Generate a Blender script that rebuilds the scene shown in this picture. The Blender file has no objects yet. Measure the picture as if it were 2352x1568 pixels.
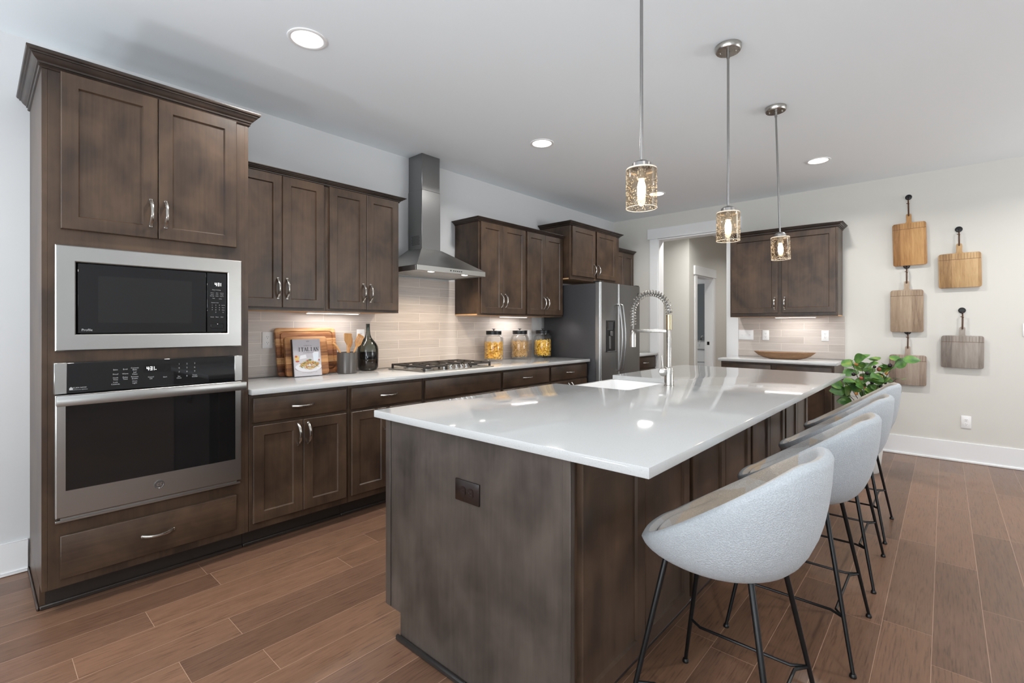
import bpy, bmesh, math, random
from math import sin, cos, pi, radians, sqrt
from mathutils import Vector, Matrix, Euler
random.seed(7)
S = bpy.context.scene
COL = S.collection

# ------------------------------------------------------------------ camera, world, light, exposure
cam_data = bpy.data.cameras.new('camera')
cam_data.lens = 1108.4 / 2352 * 36
cam_data.sensor_width = 36
cam_data.shift_y = -35.5 / 2352
cam_data.clip_start = 0.05
cam = bpy.data.objects.new('camera', cam_data)
cam.location = (0, 0, 1.27)
cam.rotation_euler = (radians(90), 0, radians(41.885))
COL.objects.link(cam)
S.camera = cam

S.view_settings.view_transform = 'Standard'
S.view_settings.look = 'None'
S.view_settings.gamma = 1
S.view_settings.exposure = -0.06
S.view_settings.use_curve_mapping = False
cy = S.cycles
cy.use_denoising = True
cy.max_bounces = 8
cy.diffuse_bounces = 6
cy.glossy_bounces = 4
cy.transmission_bounces = 6
cy.transparent_max_bounces = 16
cy.caustics_reflective = False
cy.caustics_refractive = False
cy.sample_clamp_indirect = 4.0
cy.use_adaptive_sampling = True
cy.adaptive_threshold = 0.02

world = bpy.data.worlds.new('daylight')
S.world = world
world.use_nodes = True
world.node_tree.nodes['Background'].inputs[0].default_value = (0.86, 0.93, 1.0, 1)
world.node_tree.nodes['Background'].inputs[1].default_value = 0.5

WX, BY, RX, RY, CZ = -3.56, 6.17, 4.6, -4.4, 2.765      # wall planes and ceiling height


def area(name, loc, rot, sx, sy, power, color=(1, 1, 1), parent=None, spread=None, shape='RECTANGLE'):
    d = bpy.data.lights.new(name, 'AREA')
    d.shape = shape
    d.size = sx
    d.size_y = sy
    d.energy = power
    d.color = color
    if spread:
        d.spread = radians(spread)
    o = bpy.data.objects.new(name, d)
    o.location = loc
    o.rotation_euler = rot
    COL.objects.link(o)
    if parent:
        o.parent = parent
    return o


# daylight through the windows behind the camera and on the far side of the room
REAR_WIN = [(-2.9, -1.1), (-0.6, 1.2), (1.7, 3.5)]        # x spans on the rear wall
RIGHT_WIN = [(-3.9, -2.2), (-1.8, -0.1), (3.75, 4.7), (4.9, 5.85)]       # y spans on the right wall
WZ0, WZ1 = 0.45, 2.45
CEIL_FILL = 37
P_SIDE, P_UPFILL = 7, 78
UP = 24      # window daylight tilted upward to lift the ceiling, as bounce off the ground
for a, b in REAR_WIN:
    area('window_daylight', ((a + b) / 2, RY - 0.16, (WZ0 + WZ1) / 2), (radians(90 + UP), 0, 0), b - a, WZ1 - WZ0, 98, (0.92, 0.97, 1.0))
for a, b in RIGHT_WIN:
    # light of the two far windows is aimed steeply up, added to brighten the ceiling
    up, pw = (UP, P_SIDE) if b < 0.5 else (52, P_UPFILL)
    area('window_upfill' if up > 40 else 'window_daylight', (RX + 0.16, (a + b) / 2, (WZ0 + WZ1) / 2), (radians(90 + up), 0, radians(90)), b - a, WZ1 - WZ0, pw, (0.95, 0.98, 1.0), None, 150 if up > 40 else None)


# ------------------------------------------------------------------ materials
def lin(r, g, b):
    f = lambda c: (c / 255 / 12.92) if c / 255 <= 0.04045 else ((c / 255 + 0.055) / 1.055) ** 2.4
    return (f(r), f(g), f(b), 1)


class NT:
    def __init__(self, name):
        self.m = bpy.data.materials.new(name)
        self.m.use_nodes = True
        self.t = self.m.node_tree
        self.p = self.t.nodes['Principled BSDF']
        self.out = self.t.nodes['Material Output']

    def n(self, typ, **kw):
        nd = self.t.nodes.new(typ)
        for k, v in kw.items():
            setattr(nd, k, v)
        return nd

    def l(self, a, b):
        self.t.links.new(a, b)

    def math(self, op, a, b=None, c=None):
        nd = self.n('ShaderNodeMath', operation=op)
        for i, v in enumerate((a, b, c)):
            if v is None:
                continue
            if isinstance(v, (int, float)):
                nd.inputs[i].default_value = v
            else:
                self.l(v, nd.inputs[i])
        return nd.outputs[0]

    def ramp(self, fac, stops):
        nd = self.n('ShaderNodeValToRGB')
        e = nd.color_ramp.elements
        while len(e) < len(stops):
            e.new(0.5)
        for i, (p, c) in enumerate(stops):
            e[i].position = p
            e[i].color = c
        self.l(fac, nd.inputs[0])
        return nd.outputs[0]

    def mix(self, fac, a, b, blend='MIX'):
        nd = self.n('ShaderNodeMix', data_type='RGBA', blend_type=blend)
        for i, v in ((0, fac), (6, a), (7, b)):
            if isinstance(v, (int, float, tuple)):
                nd.inputs[i].default_value = v
            else:
                self.l(v, nd.inputs[i])
        return nd.outputs[2]

    def bump(self, h, strength=0.2, dist=0.002):
        nd = self.n('ShaderNodeBump')
        nd.inputs['Strength'].default_value = strength
        nd.inputs['Distance'].default_value = dist
        self.l(h, nd.inputs['Height'])
        self.l(nd.outputs[0], self.p.inputs['Normal'])

    def coords(self, scale=(1, 1, 1), randomize=True):
        tc = self.n('ShaderNodeTexCoord')
        mp = self.n('ShaderNodeMapping')
        mp.inputs['Scale'].default_value = scale
        self.l(tc.outputs['Object'], mp.inputs[0])
        if randomize:
            oi = self.n('ShaderNodeObjectInfo')
            r = self.math('MULTIPLY', oi.outputs['Random'], 37.0)
            cb = self.n('ShaderNodeCombineXYZ')
            for i in range(3):
                self.l(r, cb.inputs[i])
            self.l(cb.outputs[0], mp.inputs['Location'])
        return mp.outputs[0]

    def noise(self, vec, scale=5, detail=4, rough=0.5, dist=0.0):
        nd = self.n('ShaderNodeTexNoise')
        nd.inputs['Scale'].default_value = scale
        nd.inputs['Detail'].default_value = detail
        nd.inputs['Roughness'].default_value = rough
        nd.inputs['Distortion'].default_value = dist
        self.l(vec, nd.inputs['Vector'])
        return nd.outputs[0]


def plain(name, col, rough=0.5, metal=0.0, spec=0.5, emit=None, es=0.0, coat=0.0):
    n = NT(name)
    n.p.inputs['Base Color'].default_value = col
    n.p.inputs['Roughness'].default_value = rough
    n.p.inputs['Metallic'].default_value = metal
    n.p.inputs['Specular IOR Level'].default_value = spec
    n.p.inputs['Coat Weight'].default_value = coat
    if emit:
        n.p.inputs['Emission Color'].default_value = emit
        n.p.inputs['Emission Strength'].default_value = es
    return n.m


def stained(name, scale, dark, light, rough=0.36):
    """dark stained maple: soft blotches plus fine streaks along the grain"""
    n = NT(name)
    blot = n.noise(n.coords((2.2, 2.2, 1.6)), 2.6, 3, 0.55, 0.3)
    grain = n.noise(n.coords(scale), 1.0, 5, 0.6)
    f = n.math('ADD', n.math('MULTIPLY', blot, 0.74), n.math('MULTIPLY', grain, 0.26))
    c = n.ramp(f, [(0.32, dark), (0.68, light)])
    n.l(c, n.p.inputs['Base Color'])
    n.p.inputs['Roughness'].default_value = rough
    n.p.inputs['Specular IOR Level'].default_value = 0.42
    n.bump(grain, 0.06, 0.001)
    return n.m


WD, WL = lin(45, 34, 27), lin(85, 66, 51)
M = {}
M['wood'] = stained('stained_wood_upright', (70, 70, 3), WD, WL)
M['wood_h'] = stained('stained_wood_across', (3, 70, 70), WD, WL)
M['wood_x'] = stained('stained_wood_molding', (3, 60, 60), lin(36, 29, 25), lin(66, 53, 45))
M['maple'] = stained('natural_maple', (4, 60, 60), lin(196, 150, 104), lin(222, 180, 134), 0.5)
M['toe'] = plain('toe_kick_dark', lin(44, 36, 31), 0.5)


def paint(name, col):
    n = NT(name)
    n.p.inputs['Base Color'].default_value = col
    n.p.inputs['Roughness'].default_value = 0.7
    n.p.inputs['Specular IOR Level'].default_value = 0.25
    n.bump(n.noise(n.coords((1, 1, 1), False), 220, 2), 0.03, 0.001)
    return n.m


M['wall'] = paint('wall_paint_cool', lin(207, 208, 209))
M['wall_w'] = paint('wall_paint_warm', lin(212, 210, 204))
M['ceil'] = paint('ceiling_paint', lin(239, 244, 248))
M['trim'] = plain('trim_white', lin(232, 233, 234), 0.42)
M['white_pl'] = plain('white_plastic', lin(236, 236, 236), 0.35)
M['slot'] = plain('socket_slot', lin(60, 60, 60), 0.5)


def quartz():
    n = NT('white_quartz')
    f = n.noise(n.coords((1, 1, 1), False), 420, 2, 0.5)
    big = n.noise(n.coords((1, 1, 1), False), 3.0, 3, 0.5, 0.6)
    c = n.ramp(f, [(0.30, lin(172, 173, 173)), (0.42, lin(188, 189, 189))])
    c = n.mix(n.math('MULTIPLY', big, 0.12), c, lin(160, 161, 162))
    n.l(c, n.p.inputs['Base Color'])
    n.p.inputs['Roughness'].default_value = 0.07
    n.p.inputs['Specular IOR Level'].default_value = 0.62
    return n.m


M['quartz'] = quartz()


def floor_mat():
    n = NT('engineered_hickory_planks')
    tc = n.n('ShaderNodeTexCoord')
    sp = n.n('ShaderNodeSeparateXYZ')
    n.l(tc.outputs['Object'], sp.inputs[0])
    W, L = 0.163, 1.08
    u = n.math('DIVIDE', n.math('ADD', sp.outputs[0], 0.038), W)
    row = n.math('FLOOR', u)
    fu = n.math('FRACT', n.math('ADD', u, 200.0))
    wn = n.n('ShaderNodeTexWhiteNoise', noise_dimensions='1D')
    n.l(n.math('ADD', row, 0.37), wn.inputs['W'])
    v = n.math('ADD', n.math('DIVIDE', sp.outputs[1], L), n.math('MULTIPLY', wn.outputs[0], 9.0))
    colm = n.math('FLOOR', v)
    fv = n.math('FRACT', n.math('ADD', v, 200.0))
    cb = n.n('ShaderNodeCombineXYZ')
    n.l(row, cb.inputs[0]); n.l(colm, cb.inputs[1])
    wn2 = n.n('ShaderNodeTexWhiteNoise', noise_dimensions='3D')
    n.l(cb.outputs[0], wn2.inputs['Vector'])
    rnd = wn2.outputs[0]
    g = n.n('ShaderNodeCombineXYZ')
    n.l(n.math('MULTIPLY', sp.outputs[0], 16.0), g.inputs[0])
    n.l(n.math('MULTIPLY', sp.outputs[1], 2.2), g.inputs[1])
    n.l(n.math('MULTIPLY', rnd, 60.0), g.inputs[2])
    wave = n.noise(g.outputs[0], 1.0, 6, 0.62, 1.6)
    g2 = n.n('ShaderNodeCombineXYZ')
    n.l(n.math('MULTIPLY', sp.outputs[0], 170.0), g2.inputs[0])
    n.l(n.math('MULTIPLY', sp.outputs[1], 9.0), g2.inputs[1])
    n.l(n.math('MULTIPLY', rnd, 31.0), g2.inputs[2])
    fine = n.noise(g2.outputs[0], 1.0, 3, 0.6)
    base = n.ramp(rnd, [(0.0, lin(88, 63, 49)), (0.35, lin(116, 86, 67)), (0.7, lin(134, 100, 78)), (1.0, lin(102, 74, 60))])
    c = n.mix(n.math('MULTIPLY', n.math('SUBTRACT', 1.0, wave), 0.85), base, lin(64, 45, 36))
    c = n.mix(n.math('MULTIPLY', fine, 0.30), c, lin(164, 126, 100))
    c = n.mix(n.ramp(fine, [(0.28, (0.55, 0.55, 0.55, 1)), (0.46, (0, 0, 0, 1))]), c, lin(62, 44, 35))
    du = n.math('MULTIPLY', n.math('MINIMUM', fu, n.math('SUBTRACT', 1.0, fu)), W)
    dv = n.math('MULTIPLY', n.math('MINIMUM', fv, n.math('SUBTRACT', 1.0, fv)), L)
    seam = n.math('LESS_THAN', n.math('MINIMUM', du, dv), 0.0010)
    c = n.mix(n.math('MULTIPLY', seam, 0.45), c, lin(206, 172, 146))  # pale seam colour paints in the glint on the plank bevels
    n.l(c, n.p.inputs['Base Color'])
    r = n.math('ADD', n.math('MULTIPLY', wave, 0.16), 0.24)
    n.l(r, n.p.inputs['Roughness'])
    n.p.inputs['Specular IOR Level'].default_value = 0.45
    n.bump(n.math('SUBTRACT', n.math('MULTIPLY', wave, 0.3), seam), 0.12, 0.001)
    return n.m


M['floor'] = floor_mat()


def tile_mat(name, axis, off):
    """long ribbed subway tile, half bond; axis 0 runs along x, 1 along y"""
    n = NT(name)
    tc = n.n('ShaderNodeTexCoord')
    sp = n.n('ShaderNodeSeparateXYZ')
    n.l(tc.outputs['Object'], sp.inputs[0])
    H, L = 0.0785, 0.4555
    zz = n.math('DIVIDE', n.math('SUBTRACT', sp.outputs[2], 0.914), H)
    row = n.math('FLOOR', zz)
    fz = n.math('FRACT', n.math('ADD', zz, 20.0))
    half = n.math('MULTIPLY', n.math('MODULO', n.math('ADD', row, 20.0), 2.0), 0.5)
    u = n.math('ADD', n.math('DIVIDE', n.math('SUBTRACT', sp.outputs[axis], off), L), half)
    fu = n.math('FRACT', n.math('ADD', u, 40.0))
    cb = n.n('ShaderNodeCombineXYZ')
    n.l(row, cb.inputs[0]); n.l(n.math('FLOOR', u), cb.inputs[1])
    wn = n.n('ShaderNodeTexWhiteNoise', noise_dimensions='3D')
    n.l(cb.outputs[0], wn.inputs['Vector'])
    g = n.n('ShaderNodeCombineXYZ')
    n.l(n.math('MULTIPLY', sp.outputs[axis], 5.0), g.inputs[0])
    n.l(n.math('MULTIPLY', sp.outputs[2], 190.0), g.inputs[1])
    n.l(n.math('MULTIPLY', wn.outputs[0], 20.0), g.inputs[2])
    st = n.noise(g.outputs[0], 1.0, 3, 0.6)
    f = n.math('ADD', n.math('MULTIPLY', st, 0.75), n.math('MULTIPLY', wn.outputs[0], 0.25))
    c = n.ramp(f, [(0.25, lin(176, 165, 157)), (0.75, lin(206, 196, 188))])
    dz = n.math('MULTIPLY', n.math('MINIMUM', fz, n.math('SUBTRACT', 1.0, fz)), H)
    du = n.math('MULTIPLY', n.math('MINIMUM', fu, n.math('SUBTRACT', 1.0, fu)), L)
    gr = n.math('LESS_THAN', n.math('MINIMUM', dz, du), 0.0016)
    c = n.mix(gr, c, lin(222, 213, 203))
    n.l(c, n.p.inputs['Base Color'])
    n.p.inputs['Roughness'].default_value = 0.33
    n.bump(n.math('SUBTRACT', n.math('MULTIPLY', st, 0.5), gr), 0.18, 0.001)
    return n.m


M['tile_l'] = tile_mat('ribbed_subway_tile_run', 1, 2.475)
M['tile_b'] = tile_mat('ribbed_subway_tile_nook', 0, -1.62)


def brushed(name, col, rough=0.26, scale=(1, 1, 1)):
    n = NT(name)
    f = n.noise(n.coords(scale), 1.0, 3, 0.6)
    n.p.inputs['Base Color'].default_value = col
    n.p.inputs['Metallic'].default_value = 1.0
    n.l(n.math('ADD', n.math('MULTIPLY', f, 0.12), rough - 0.06), n.p.inputs['Roughness'])
    n.p.inputs['Anisotropic'].default_value = 0.4
    n.bump(f, 0.008, 0.0003)
    return n.m


M['steel'] = brushed('stainless_steel', lin(170, 169, 166), 0.32, (6, 6, 300))
M['steel_v'] = brushed('stainless_steel_upright', lin(158, 158, 157), 0.32, (120, 120, 4))
M['steel_c'] = brushed('chimney_steel', lin(136, 136, 136), 0.30, (120, 120, 4))
M['nickel'] = brushed('brushed_nickel', lin(178, 174, 168), 0.26, (60, 60, 60))
M['chrome'] = plain('polished_chrome', lin(222, 222, 222), 0.07, 1.0)
M['blackglass'] = plain('black_glass', lin(20, 20, 21), 0.035, 0.0, 0.5)
M['ovenglass'] = plain('oven_window_glass', lin(22, 22, 22), 0.03, 0.0, 0.5)
M['black'] = plain('black_matte', lin(24, 23, 23), 0.5)
M['blackmetal'] = plain('black_powder_coated_metal', lin(36, 36, 37), 0.34, 0.6)
M['iron'] = plain('cast_iron', lin(44, 38, 34), 0.55)
M['fridge_side'] = plain('charcoal_textured_side', lin(58, 58, 61), 0.36)
M['glow_w'] = plain('warm_white_lens', lin(255, 244, 228), 0.4, emit=(1, 0.93, 0.84, 1), es=9.0)
M['led'] = plain('led_strip', lin(255, 250, 244), 0.4, emit=(1, 0.9, 0.78, 1), es=6.0)
M['digit'] = plain('lit_digits', lin(255, 255, 255), 0.4, emit=(1, 1, 1, 1), es=1.3)
M['legend'] = plain('printed_legend', lin(176, 176, 176), 0.5)
M['porcelain'] = plain('white_fireclay', lin(238, 238, 238), 0.09, 0, 0.6, coat=0.3)
M['rubber'] = plain('black_rubber', lin(14, 14, 14), 0.4)
M['bronze'] = plain('dark_brown_plate', lin(30, 20, 17), 0.25)
M['leather'] = plain('brown_leather', lin(84, 56, 36), 0.6)
M['crock'] = plain('grey_enamel', lin(88, 84, 81), 0.28, 0.3)
M['paper'] = plain('page_edges', lin(232, 228, 220), 0.7)


def thin_glass(name, tint, diffuse=0.0, dcol=(1, 1, 1, 1), seeds=False, gloss=1.0):
    """thin clear wall of glass: see-through with fresnel reflection, optional seeds that scatter"""
    n = NT(name)
    n.t.nodes.remove(n.p)
    tr = n.n('ShaderNodeBsdfTransparent'); tr.inputs[0].default_value = tint
    gl = n.n('ShaderNodeBsdfGlossy'); gl.inputs['Roughness'].default_value = 0.03
    fr = n.n('ShaderNodeLayerWeight'); fr.inputs[0].default_value = 0.25
    mx = n.n('ShaderNodeMixShader')
    n.l(n.math('MINIMUM', n.math('ADD', n.math('MULTIPLY', fr.outputs['Fresnel'], gloss), 0.02), 1.0), mx.inputs[0])
    n.l(tr.outputs[0], mx.inputs[1]); n.l(gl.outputs[0], mx.inputs[2])
    last = mx
    if diffuse or seeds:
        df = n.n('ShaderNodeBsdfTranslucent'); df.inputs[0].default_value = dcol
        m2 = n.n('ShaderNodeMixShader')
        if seeds:
            tc = n.n('ShaderNodeTexCoord')
            vo = n.n('ShaderNodeTexVoronoi'); vo.inputs['Scale'].default_value = 170
            n.l(tc.outputs['Object'], vo.inputs['Vector'])
            s = n.math('LESS_THAN', vo.outputs['Distance'], 0.27)
            n.l(n.math('ADD', n.math('MULTIPLY', s, 0.30), diffuse), m2.inputs[0])
            bp = n.n('ShaderNodeBump'); bp.inputs['Strength'].default_value = 0.5; bp.inputs['Distance'].default_value = 0.002
            n.l(vo.outputs['Distance'], bp.inputs['Height']); n.l(bp.outputs[0], gl.inputs['Normal'])
        else:
            m2.inputs[0].default_value = diffuse
        n.l(last.outputs[0], m2.inputs[1]); n.l(df.outputs[0], m2.inputs[2])
        last = m2
    n.l(last.outputs[0], n.out.inputs[0])
    return n.m


M['jarglass'] = thin_glass('jar_glass', (0.995, 0.998, 0.998, 1), gloss=0.35)
M['seeded'] = thin_glass('seeded_glass', (0.985, 0.96, 0.92, 1), 0.01, (1, 0.9, 0.74, 1), True, 0.8)
M['clearshade'] = thin_glass('bulb_glow_tinted_glass', (0.955, 0.90, 0.82, 1), gloss=0.5)  # clear glass; the bulb's warm glow is put into its amber tint
def bubble():
    n = NT('glass_seed_bubbles')
    n.t.nodes.remove(n.p)
    a = n.n('ShaderNodeBsdfTranslucent'); a.inputs[0].default_value = (1, 0.96, 0.9, 1)
    d = n.n('ShaderNodeBsdfDiffuse'); d.inputs[0].default_value = (1, 0.96, 0.9, 1)
    m = n.n('ShaderNodeMixShader'); m.inputs[0].default_value = 0.5
    n.l(a.outputs[0], m.inputs[1]); n.l(d.outputs[0], m.inputs[2]); n.l(m.outputs[0], n.out.inputs[0])
    return n.m
M['seedbubble'] = bubble()
M['bottle'] = thin_glass('smoky_green_glass', (0.46, 0.50, 0.475, 1), 0.03, (0.3, 0.34, 0.31, 1), gloss=1.0)
M['bulb'] = plain('lit_bulb', lin(255, 240, 214), 0.3, emit=(1.0, 0.82, 0.58, 1), es=50.0)


def fabric(name, c1, c2, patch=False):
    n = NT(name)
    tc = n.n('ShaderNodeTexCoord')
    v1 = n.n('ShaderNodeTexVoronoi'); v1.inputs['Scale'].default_value = 280
    n.l(tc.outputs['Object'], v1.inputs['Vector'])
    ns = n.noise(tc.outputs['Object'], 75, 4, 0.7)
    f = n.math('ADD', n.math('MULTIPLY', v1.outputs['Distance'], 0.7), n.math('MULTIPLY', ns, 0.6))
    c = n.ramp(f, [(0.35, c1), (0.85, c2)])
    if patch:
        sc = n.n('ShaderNodeMapping'); sc.inputs['Scale'].default_value = (6.0, 4.6, 4.0)
        n.l(tc.outputs['Object'], sc.inputs[0])
        fl = n.n('ShaderNodeVectorMath', operation='FLOOR'); n.l(sc.outputs[0], fl.inputs[0])
        wn = n.n('ShaderNodeTexWhiteNoise', noise_dimensions='3D'); n.l(fl.outputs[0], wn.inputs['Vector'])
        oi = n.n('ShaderNodeObjectInfo')
        pc = n.ramp(n.math('FRACT', n.math('ADD', wn.outputs[0], oi.outputs['Random'])), [(0.0, lin(196, 168, 132)), (0.25, lin(146, 146, 147)), (0.5, lin(192, 178, 162)), (0.75, lin(172, 176, 182)), (1.0, lin(204, 190, 170))])
        c = n.mix(0.75, c, pc)
        c = n.mix(n.math('MULTIPLY', ns, 0.22), c, lin(130, 124, 118))
    n.l(c, n.p.inputs['Base Color'])
    n.p.inputs['Roughness'].default_value = 0.95
    n.p.inputs['Specular IOR Level'].default_value = 0.1
    n.p.inputs['Sheen Weight'].default_value = 0.15
    n.bump(f, 0.55, 0.003)
    return n.m


M['fabric'] = fabric('pale_grey_boucle', lin(158, 163, 168), lin(172, 177, 181))
M['patch'] = fabric('patchwork_lining', lin(170, 168, 164), lin(214, 210, 204), True)


def striped_wood(name, stops, scale, width, axis, grain=(60, 60, 4), rough=0.5, seed=0.0):
    """boards glued side by side, each of its own tone"""
    n = NT(name)
    tc = n.n('ShaderNodeTexCoord')
    sp = n.n('ShaderNodeSeparateXYZ'); n.l(tc.outputs['Object'], sp.inputs[0])
    row = n.math('FLOOR', n.math('DIVIDE', n.math('ADD', sp.outputs[axis], 5.0 + seed), width))
    wn = n.n('ShaderNodeTexWhiteNoise', noise_dimensions='1D'); n.l(row, wn.inputs['W'])
    mp = n.n('ShaderNodeMapping'); mp.inputs['Scale'].default_value = grain
    n.l(tc.outputs['Object'], mp.inputs[0])
    cb = n.n('ShaderNodeCombineXYZ')
    for i in range(3):
        n.l(n.math('MULTIPLY', wn.outputs[0], 40.0), cb.inputs[i])
    n.l(cb.outputs[0], mp.inputs['Location'])
    g = n.noise(mp.outputs[0], scale, 4, 0.65, 0.5)
    f = n.math('ADD', n.math('MULTIPLY', wn.outputs[0], 0.36), n.math('MULTIPLY', g, 0.64))
    c = n.ramp(f, stops)
    n.l(c, n.p.inputs['Base Color'])
    n.p.inputs['Roughness'].default_value = rough
    n.bump(g, 0.12, 0.001)
    return n.m


M['acacia'] = striped_wood('acacia_wood', [(0.24, lin(52, 28, 17)), (0.40, lin(128, 78, 44)), (0.58, lin(176, 122, 74)), (0.78, lin(214, 178, 130))], 1.0, 0.045, 2, (4, 50, 50))
M['acacia2'] = striped_wood('acacia_wood_small', [(0.2, lin(84, 48, 28)), (0.45, lin(156, 104, 60)), (0.8, lin(200, 152, 100))], 1.0, 0.05, 2, (5, 50, 50), seed=0.013)
M['utensil'] = striped_wood('olive_wood', [(0.2, lin(176, 116, 60)), (0.6, lin(220, 166, 104)), (0.9, lin(238, 202, 150))], 1.0, 0.3, 0, (90, 90, 6))
BOARD_TONES = {
    'honey': [(0.2, lin(120, 82, 46)), (0.5, lin(176, 130, 80)), (0.8, lin(204, 162, 108))],
    'sand': [(0.2, lin(124, 92, 60)), (0.5, lin(180, 144, 100)), (0.8, lin(206, 174, 130))],
    'driftwood': [(0.2, lin(108, 88, 72)), (0.5, lin(158, 136, 114)), (0.8, lin(184, 164, 142))],
    'ashen': [(0.2, lin(106, 98, 92)), (0.5, lin(148, 138, 129)), (0.8, lin(172, 164, 156))],
    'greyed': [(0.2, lin(112, 96, 84)), (0.5, lin(156, 138, 124)), (0.8, lin(180, 166, 152))],
}
for k, st in BOARD_TONES.items():
    M['b_' + k] = striped_wood('mango_wood_' + k, st, 1.0, 0.088, 0, (46, 46, 5), 0.65, seed=len(k) * 0.017)
M['bowlwood'] = striped_wood('rough_bowl_wood', [(0.2, lin(84, 60, 42)), (0.6, lin(140, 106, 76)), (0.9, lin(170, 136, 102))], 1.0, 0.6, 0, (8, 60, 60), 0.8)


# ------------------------------------------------------------------ mesh building
class B:
    """collects shapes for ONE mesh object"""

    def __init__(self):
        self.b = bmesh.new()
        self.mi = 0

    def _tag(self, faces):
        for f in faces:
            f.material_index = self.mi

    def box(self, x0, x1, y0, y1, z0, z1, bev=0.0, seg=1):
        t = bmesh.new()
        bmesh.ops.create_cube(t, size=1)
        bmesh.ops.scale(t, vec=(abs(x1 - x0), abs(y1 - y0), abs(z1 - z0)), verts=t.verts)
        bmesh.ops.translate(t, vec=((x0 + x1) / 2, (y0 + y1) / 2, (z0 + z1) / 2), verts=t.verts)
        if bev:
            bmesh.ops.bevel(t, geom=t.edges[:], offset=bev, segments=seg, profile=0.5, affect='EDGES')
        self.merge(t)
        return self

    def merge(self, t, mat=None):
        if mat is not None:
            bmesh.ops.transform(t, matrix=mat, verts=t.verts)
        vm = {v: self.b.verts.new(v.co) for v in t.verts}
        for f in t.faces:
            try:
                nf = self.b.faces.new([vm[v] for v in f.verts])
                nf.material_index = self.mi
            except ValueError:
                pass
        t.free()

    def rings(self, rings, cap=True, close=False):
        """skin a list of vertex rings"""
        vs = [[self.b.verts.new(p) for p in r] for r in rings]
        n = len(vs[0])
        pairs = list(zip(vs, vs[1:])) + ([(vs[-1], vs[0])] if close else [])
        for a, c in pairs:
            for i in range(n):
                f = self.b.faces.new((a[i], a[(i + 1) % n], c[(i + 1) % n], c[i]))
                f.material_index = self.mi
        if cap and not close:
            f = self.b.faces.new(vs[0][::-1]); f.material_index = self.mi
            f = self.b.faces.new(vs[-1]); f.material_index = self.mi
        return self

    def tube(self, pts, r, n=8, cap=True, flat=1.0, up=None):
        pts = [Vector(p) for p in pts]
        rs = r if isinstance(r, (list, tuple)) else [r] * len(pts)
        rings = []
        ref = Vector(up) if up else None
        prev = None
        for i, p in enumerate(pts):
            d = (pts[min(i + 1, len(pts) - 1)] - pts[max(i - 1, 0)]).normalized()
            if prev is None:
                a = ref if ref else (Vector((0, 0, 1)) if abs(d.z) < 0.9 else Vector((1, 0, 0)))
            else:
                a = prev
            s = d.cross(a)
            if s.length < 1e-6:
                s = d.orthogonal()
            s.normalize()
            a = s.cross(d).normalized()
            prev = a
            rings.append([p + s * (cos(2 * pi * k / n) * rs[i] * flat) + a * (sin(2 * pi * k / n) * rs[i]) for k in range(n)])
        return self.rings(rings, cap)

    def lathe(self, prof, n=24, c=(0, 0, 0), cap=True, sx=1.0, sy=1.0):
        rings = [[Vector((c[0] + r * sx * cos(2 * pi * k / n), c[1] + r * sy * sin(2 * pi * k / n), c[2] + z)) for k in range(n)] for r, z in prof]
        return self.rings(rings, cap)

    def poly(self, pts):
        f = self.b.faces.new([self.b.verts.new(p) for p in pts])
        f.material_index = self.mi
        return self

    def prism(self, pts, d):
        """polygon pts (3-D, planar) pushed along vector d"""
        d = Vector(d)
        a = [self.b.verts.new(p) for p in pts]
        c = [self.b.verts.new(Vector(p) + d) for p in pts]
        n = len(a)
        fs = [self.b.faces.new(a[::-1]), self.b.faces.new(c)]
        for i in range(n):
            fs.append(self.b.faces.new((a[i], a[(i + 1) % n], c[(i + 1) % n], c[i])))
        self._tag(fs)
        return self

    def text(self, s, size, mat, depth=0.0):
        cu = bpy.data.curves.new('t', 'FONT')
        cu.body = s
        cu.size = size
        cu.align_x = 'CENTER'
        cu.align_y = 'CENTER'
        cu.resolution_u = 2
        cu.extrude = depth
        ob = bpy.data.objects.new('t', cu)
        me = ob.to_mesh()
        t = bmesh.new()
        t.from_mesh(me)
        ob.to_mesh_clear()
        self.merge(t, mat)
        bpy.data.objects.remove(ob)
        bpy.data.curves.remove(cu)
        return self

    def done(self, name, mat, parent=None, smooth=True, angle=0.7, loc=None):
        b = self.b
        bmesh.ops.recalc_face_normals(b, faces=b.faces[:])
        for f in b.faces:
            f.smooth = smooth
        if smooth:
            for e in b.edges:
                e.smooth = len(e.link_faces) == 2 and e.calc_face_angle(0) < angle
        me = bpy.data.meshes.new(name)
        b.to_mesh(me)
        b.free()
        for m in (mat if isinstance(mat, (list, tuple)) else [mat]):
            me.materials.append(M[m] if isinstance(m, str) else m)
        o = bpy.data.objects.new(name, me)
        COL.objects.link(o)
        if parent:
            o.parent = parent
        if loc:
            o.location = loc
        return o


def tag(o, label, cat, group=None, kind=None):
    o['label'] = label
    o['category'] = cat
    if group:
        o['group'] = group
    if kind:
        o['kind'] = kind
    return o


def thing(name, label, cat, loc=(0, 0, 0), rz=0.0, group=None, kind=None):
    o = bpy.data.objects.new(name, None)
    o.empty_display_size = 0.1
    COL.objects.link(o)
    o.location = loc
    o.rotation_euler = (0, 0, radians(rz))
    return tag(o, label, cat, group, kind)


def struct(o, label=None):
    o['kind'] = 'structure'
    if label:
        o['label'] = label
    return o


def dup(root, loc, rz=None, label=None):
    r = root.copy(); COL.objects.link(r)
    r.location = loc
    if rz is not None:
        r.rotation_euler = (0, 0, radians(rz))
    if label:
        r['label'] = label

    def rec(src, dst):
        for ch in src.children:
            c = ch.copy(); COL.objects.link(c); c.parent = dst
            rec(ch, c)
    rec(root, r)
    return r


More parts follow.
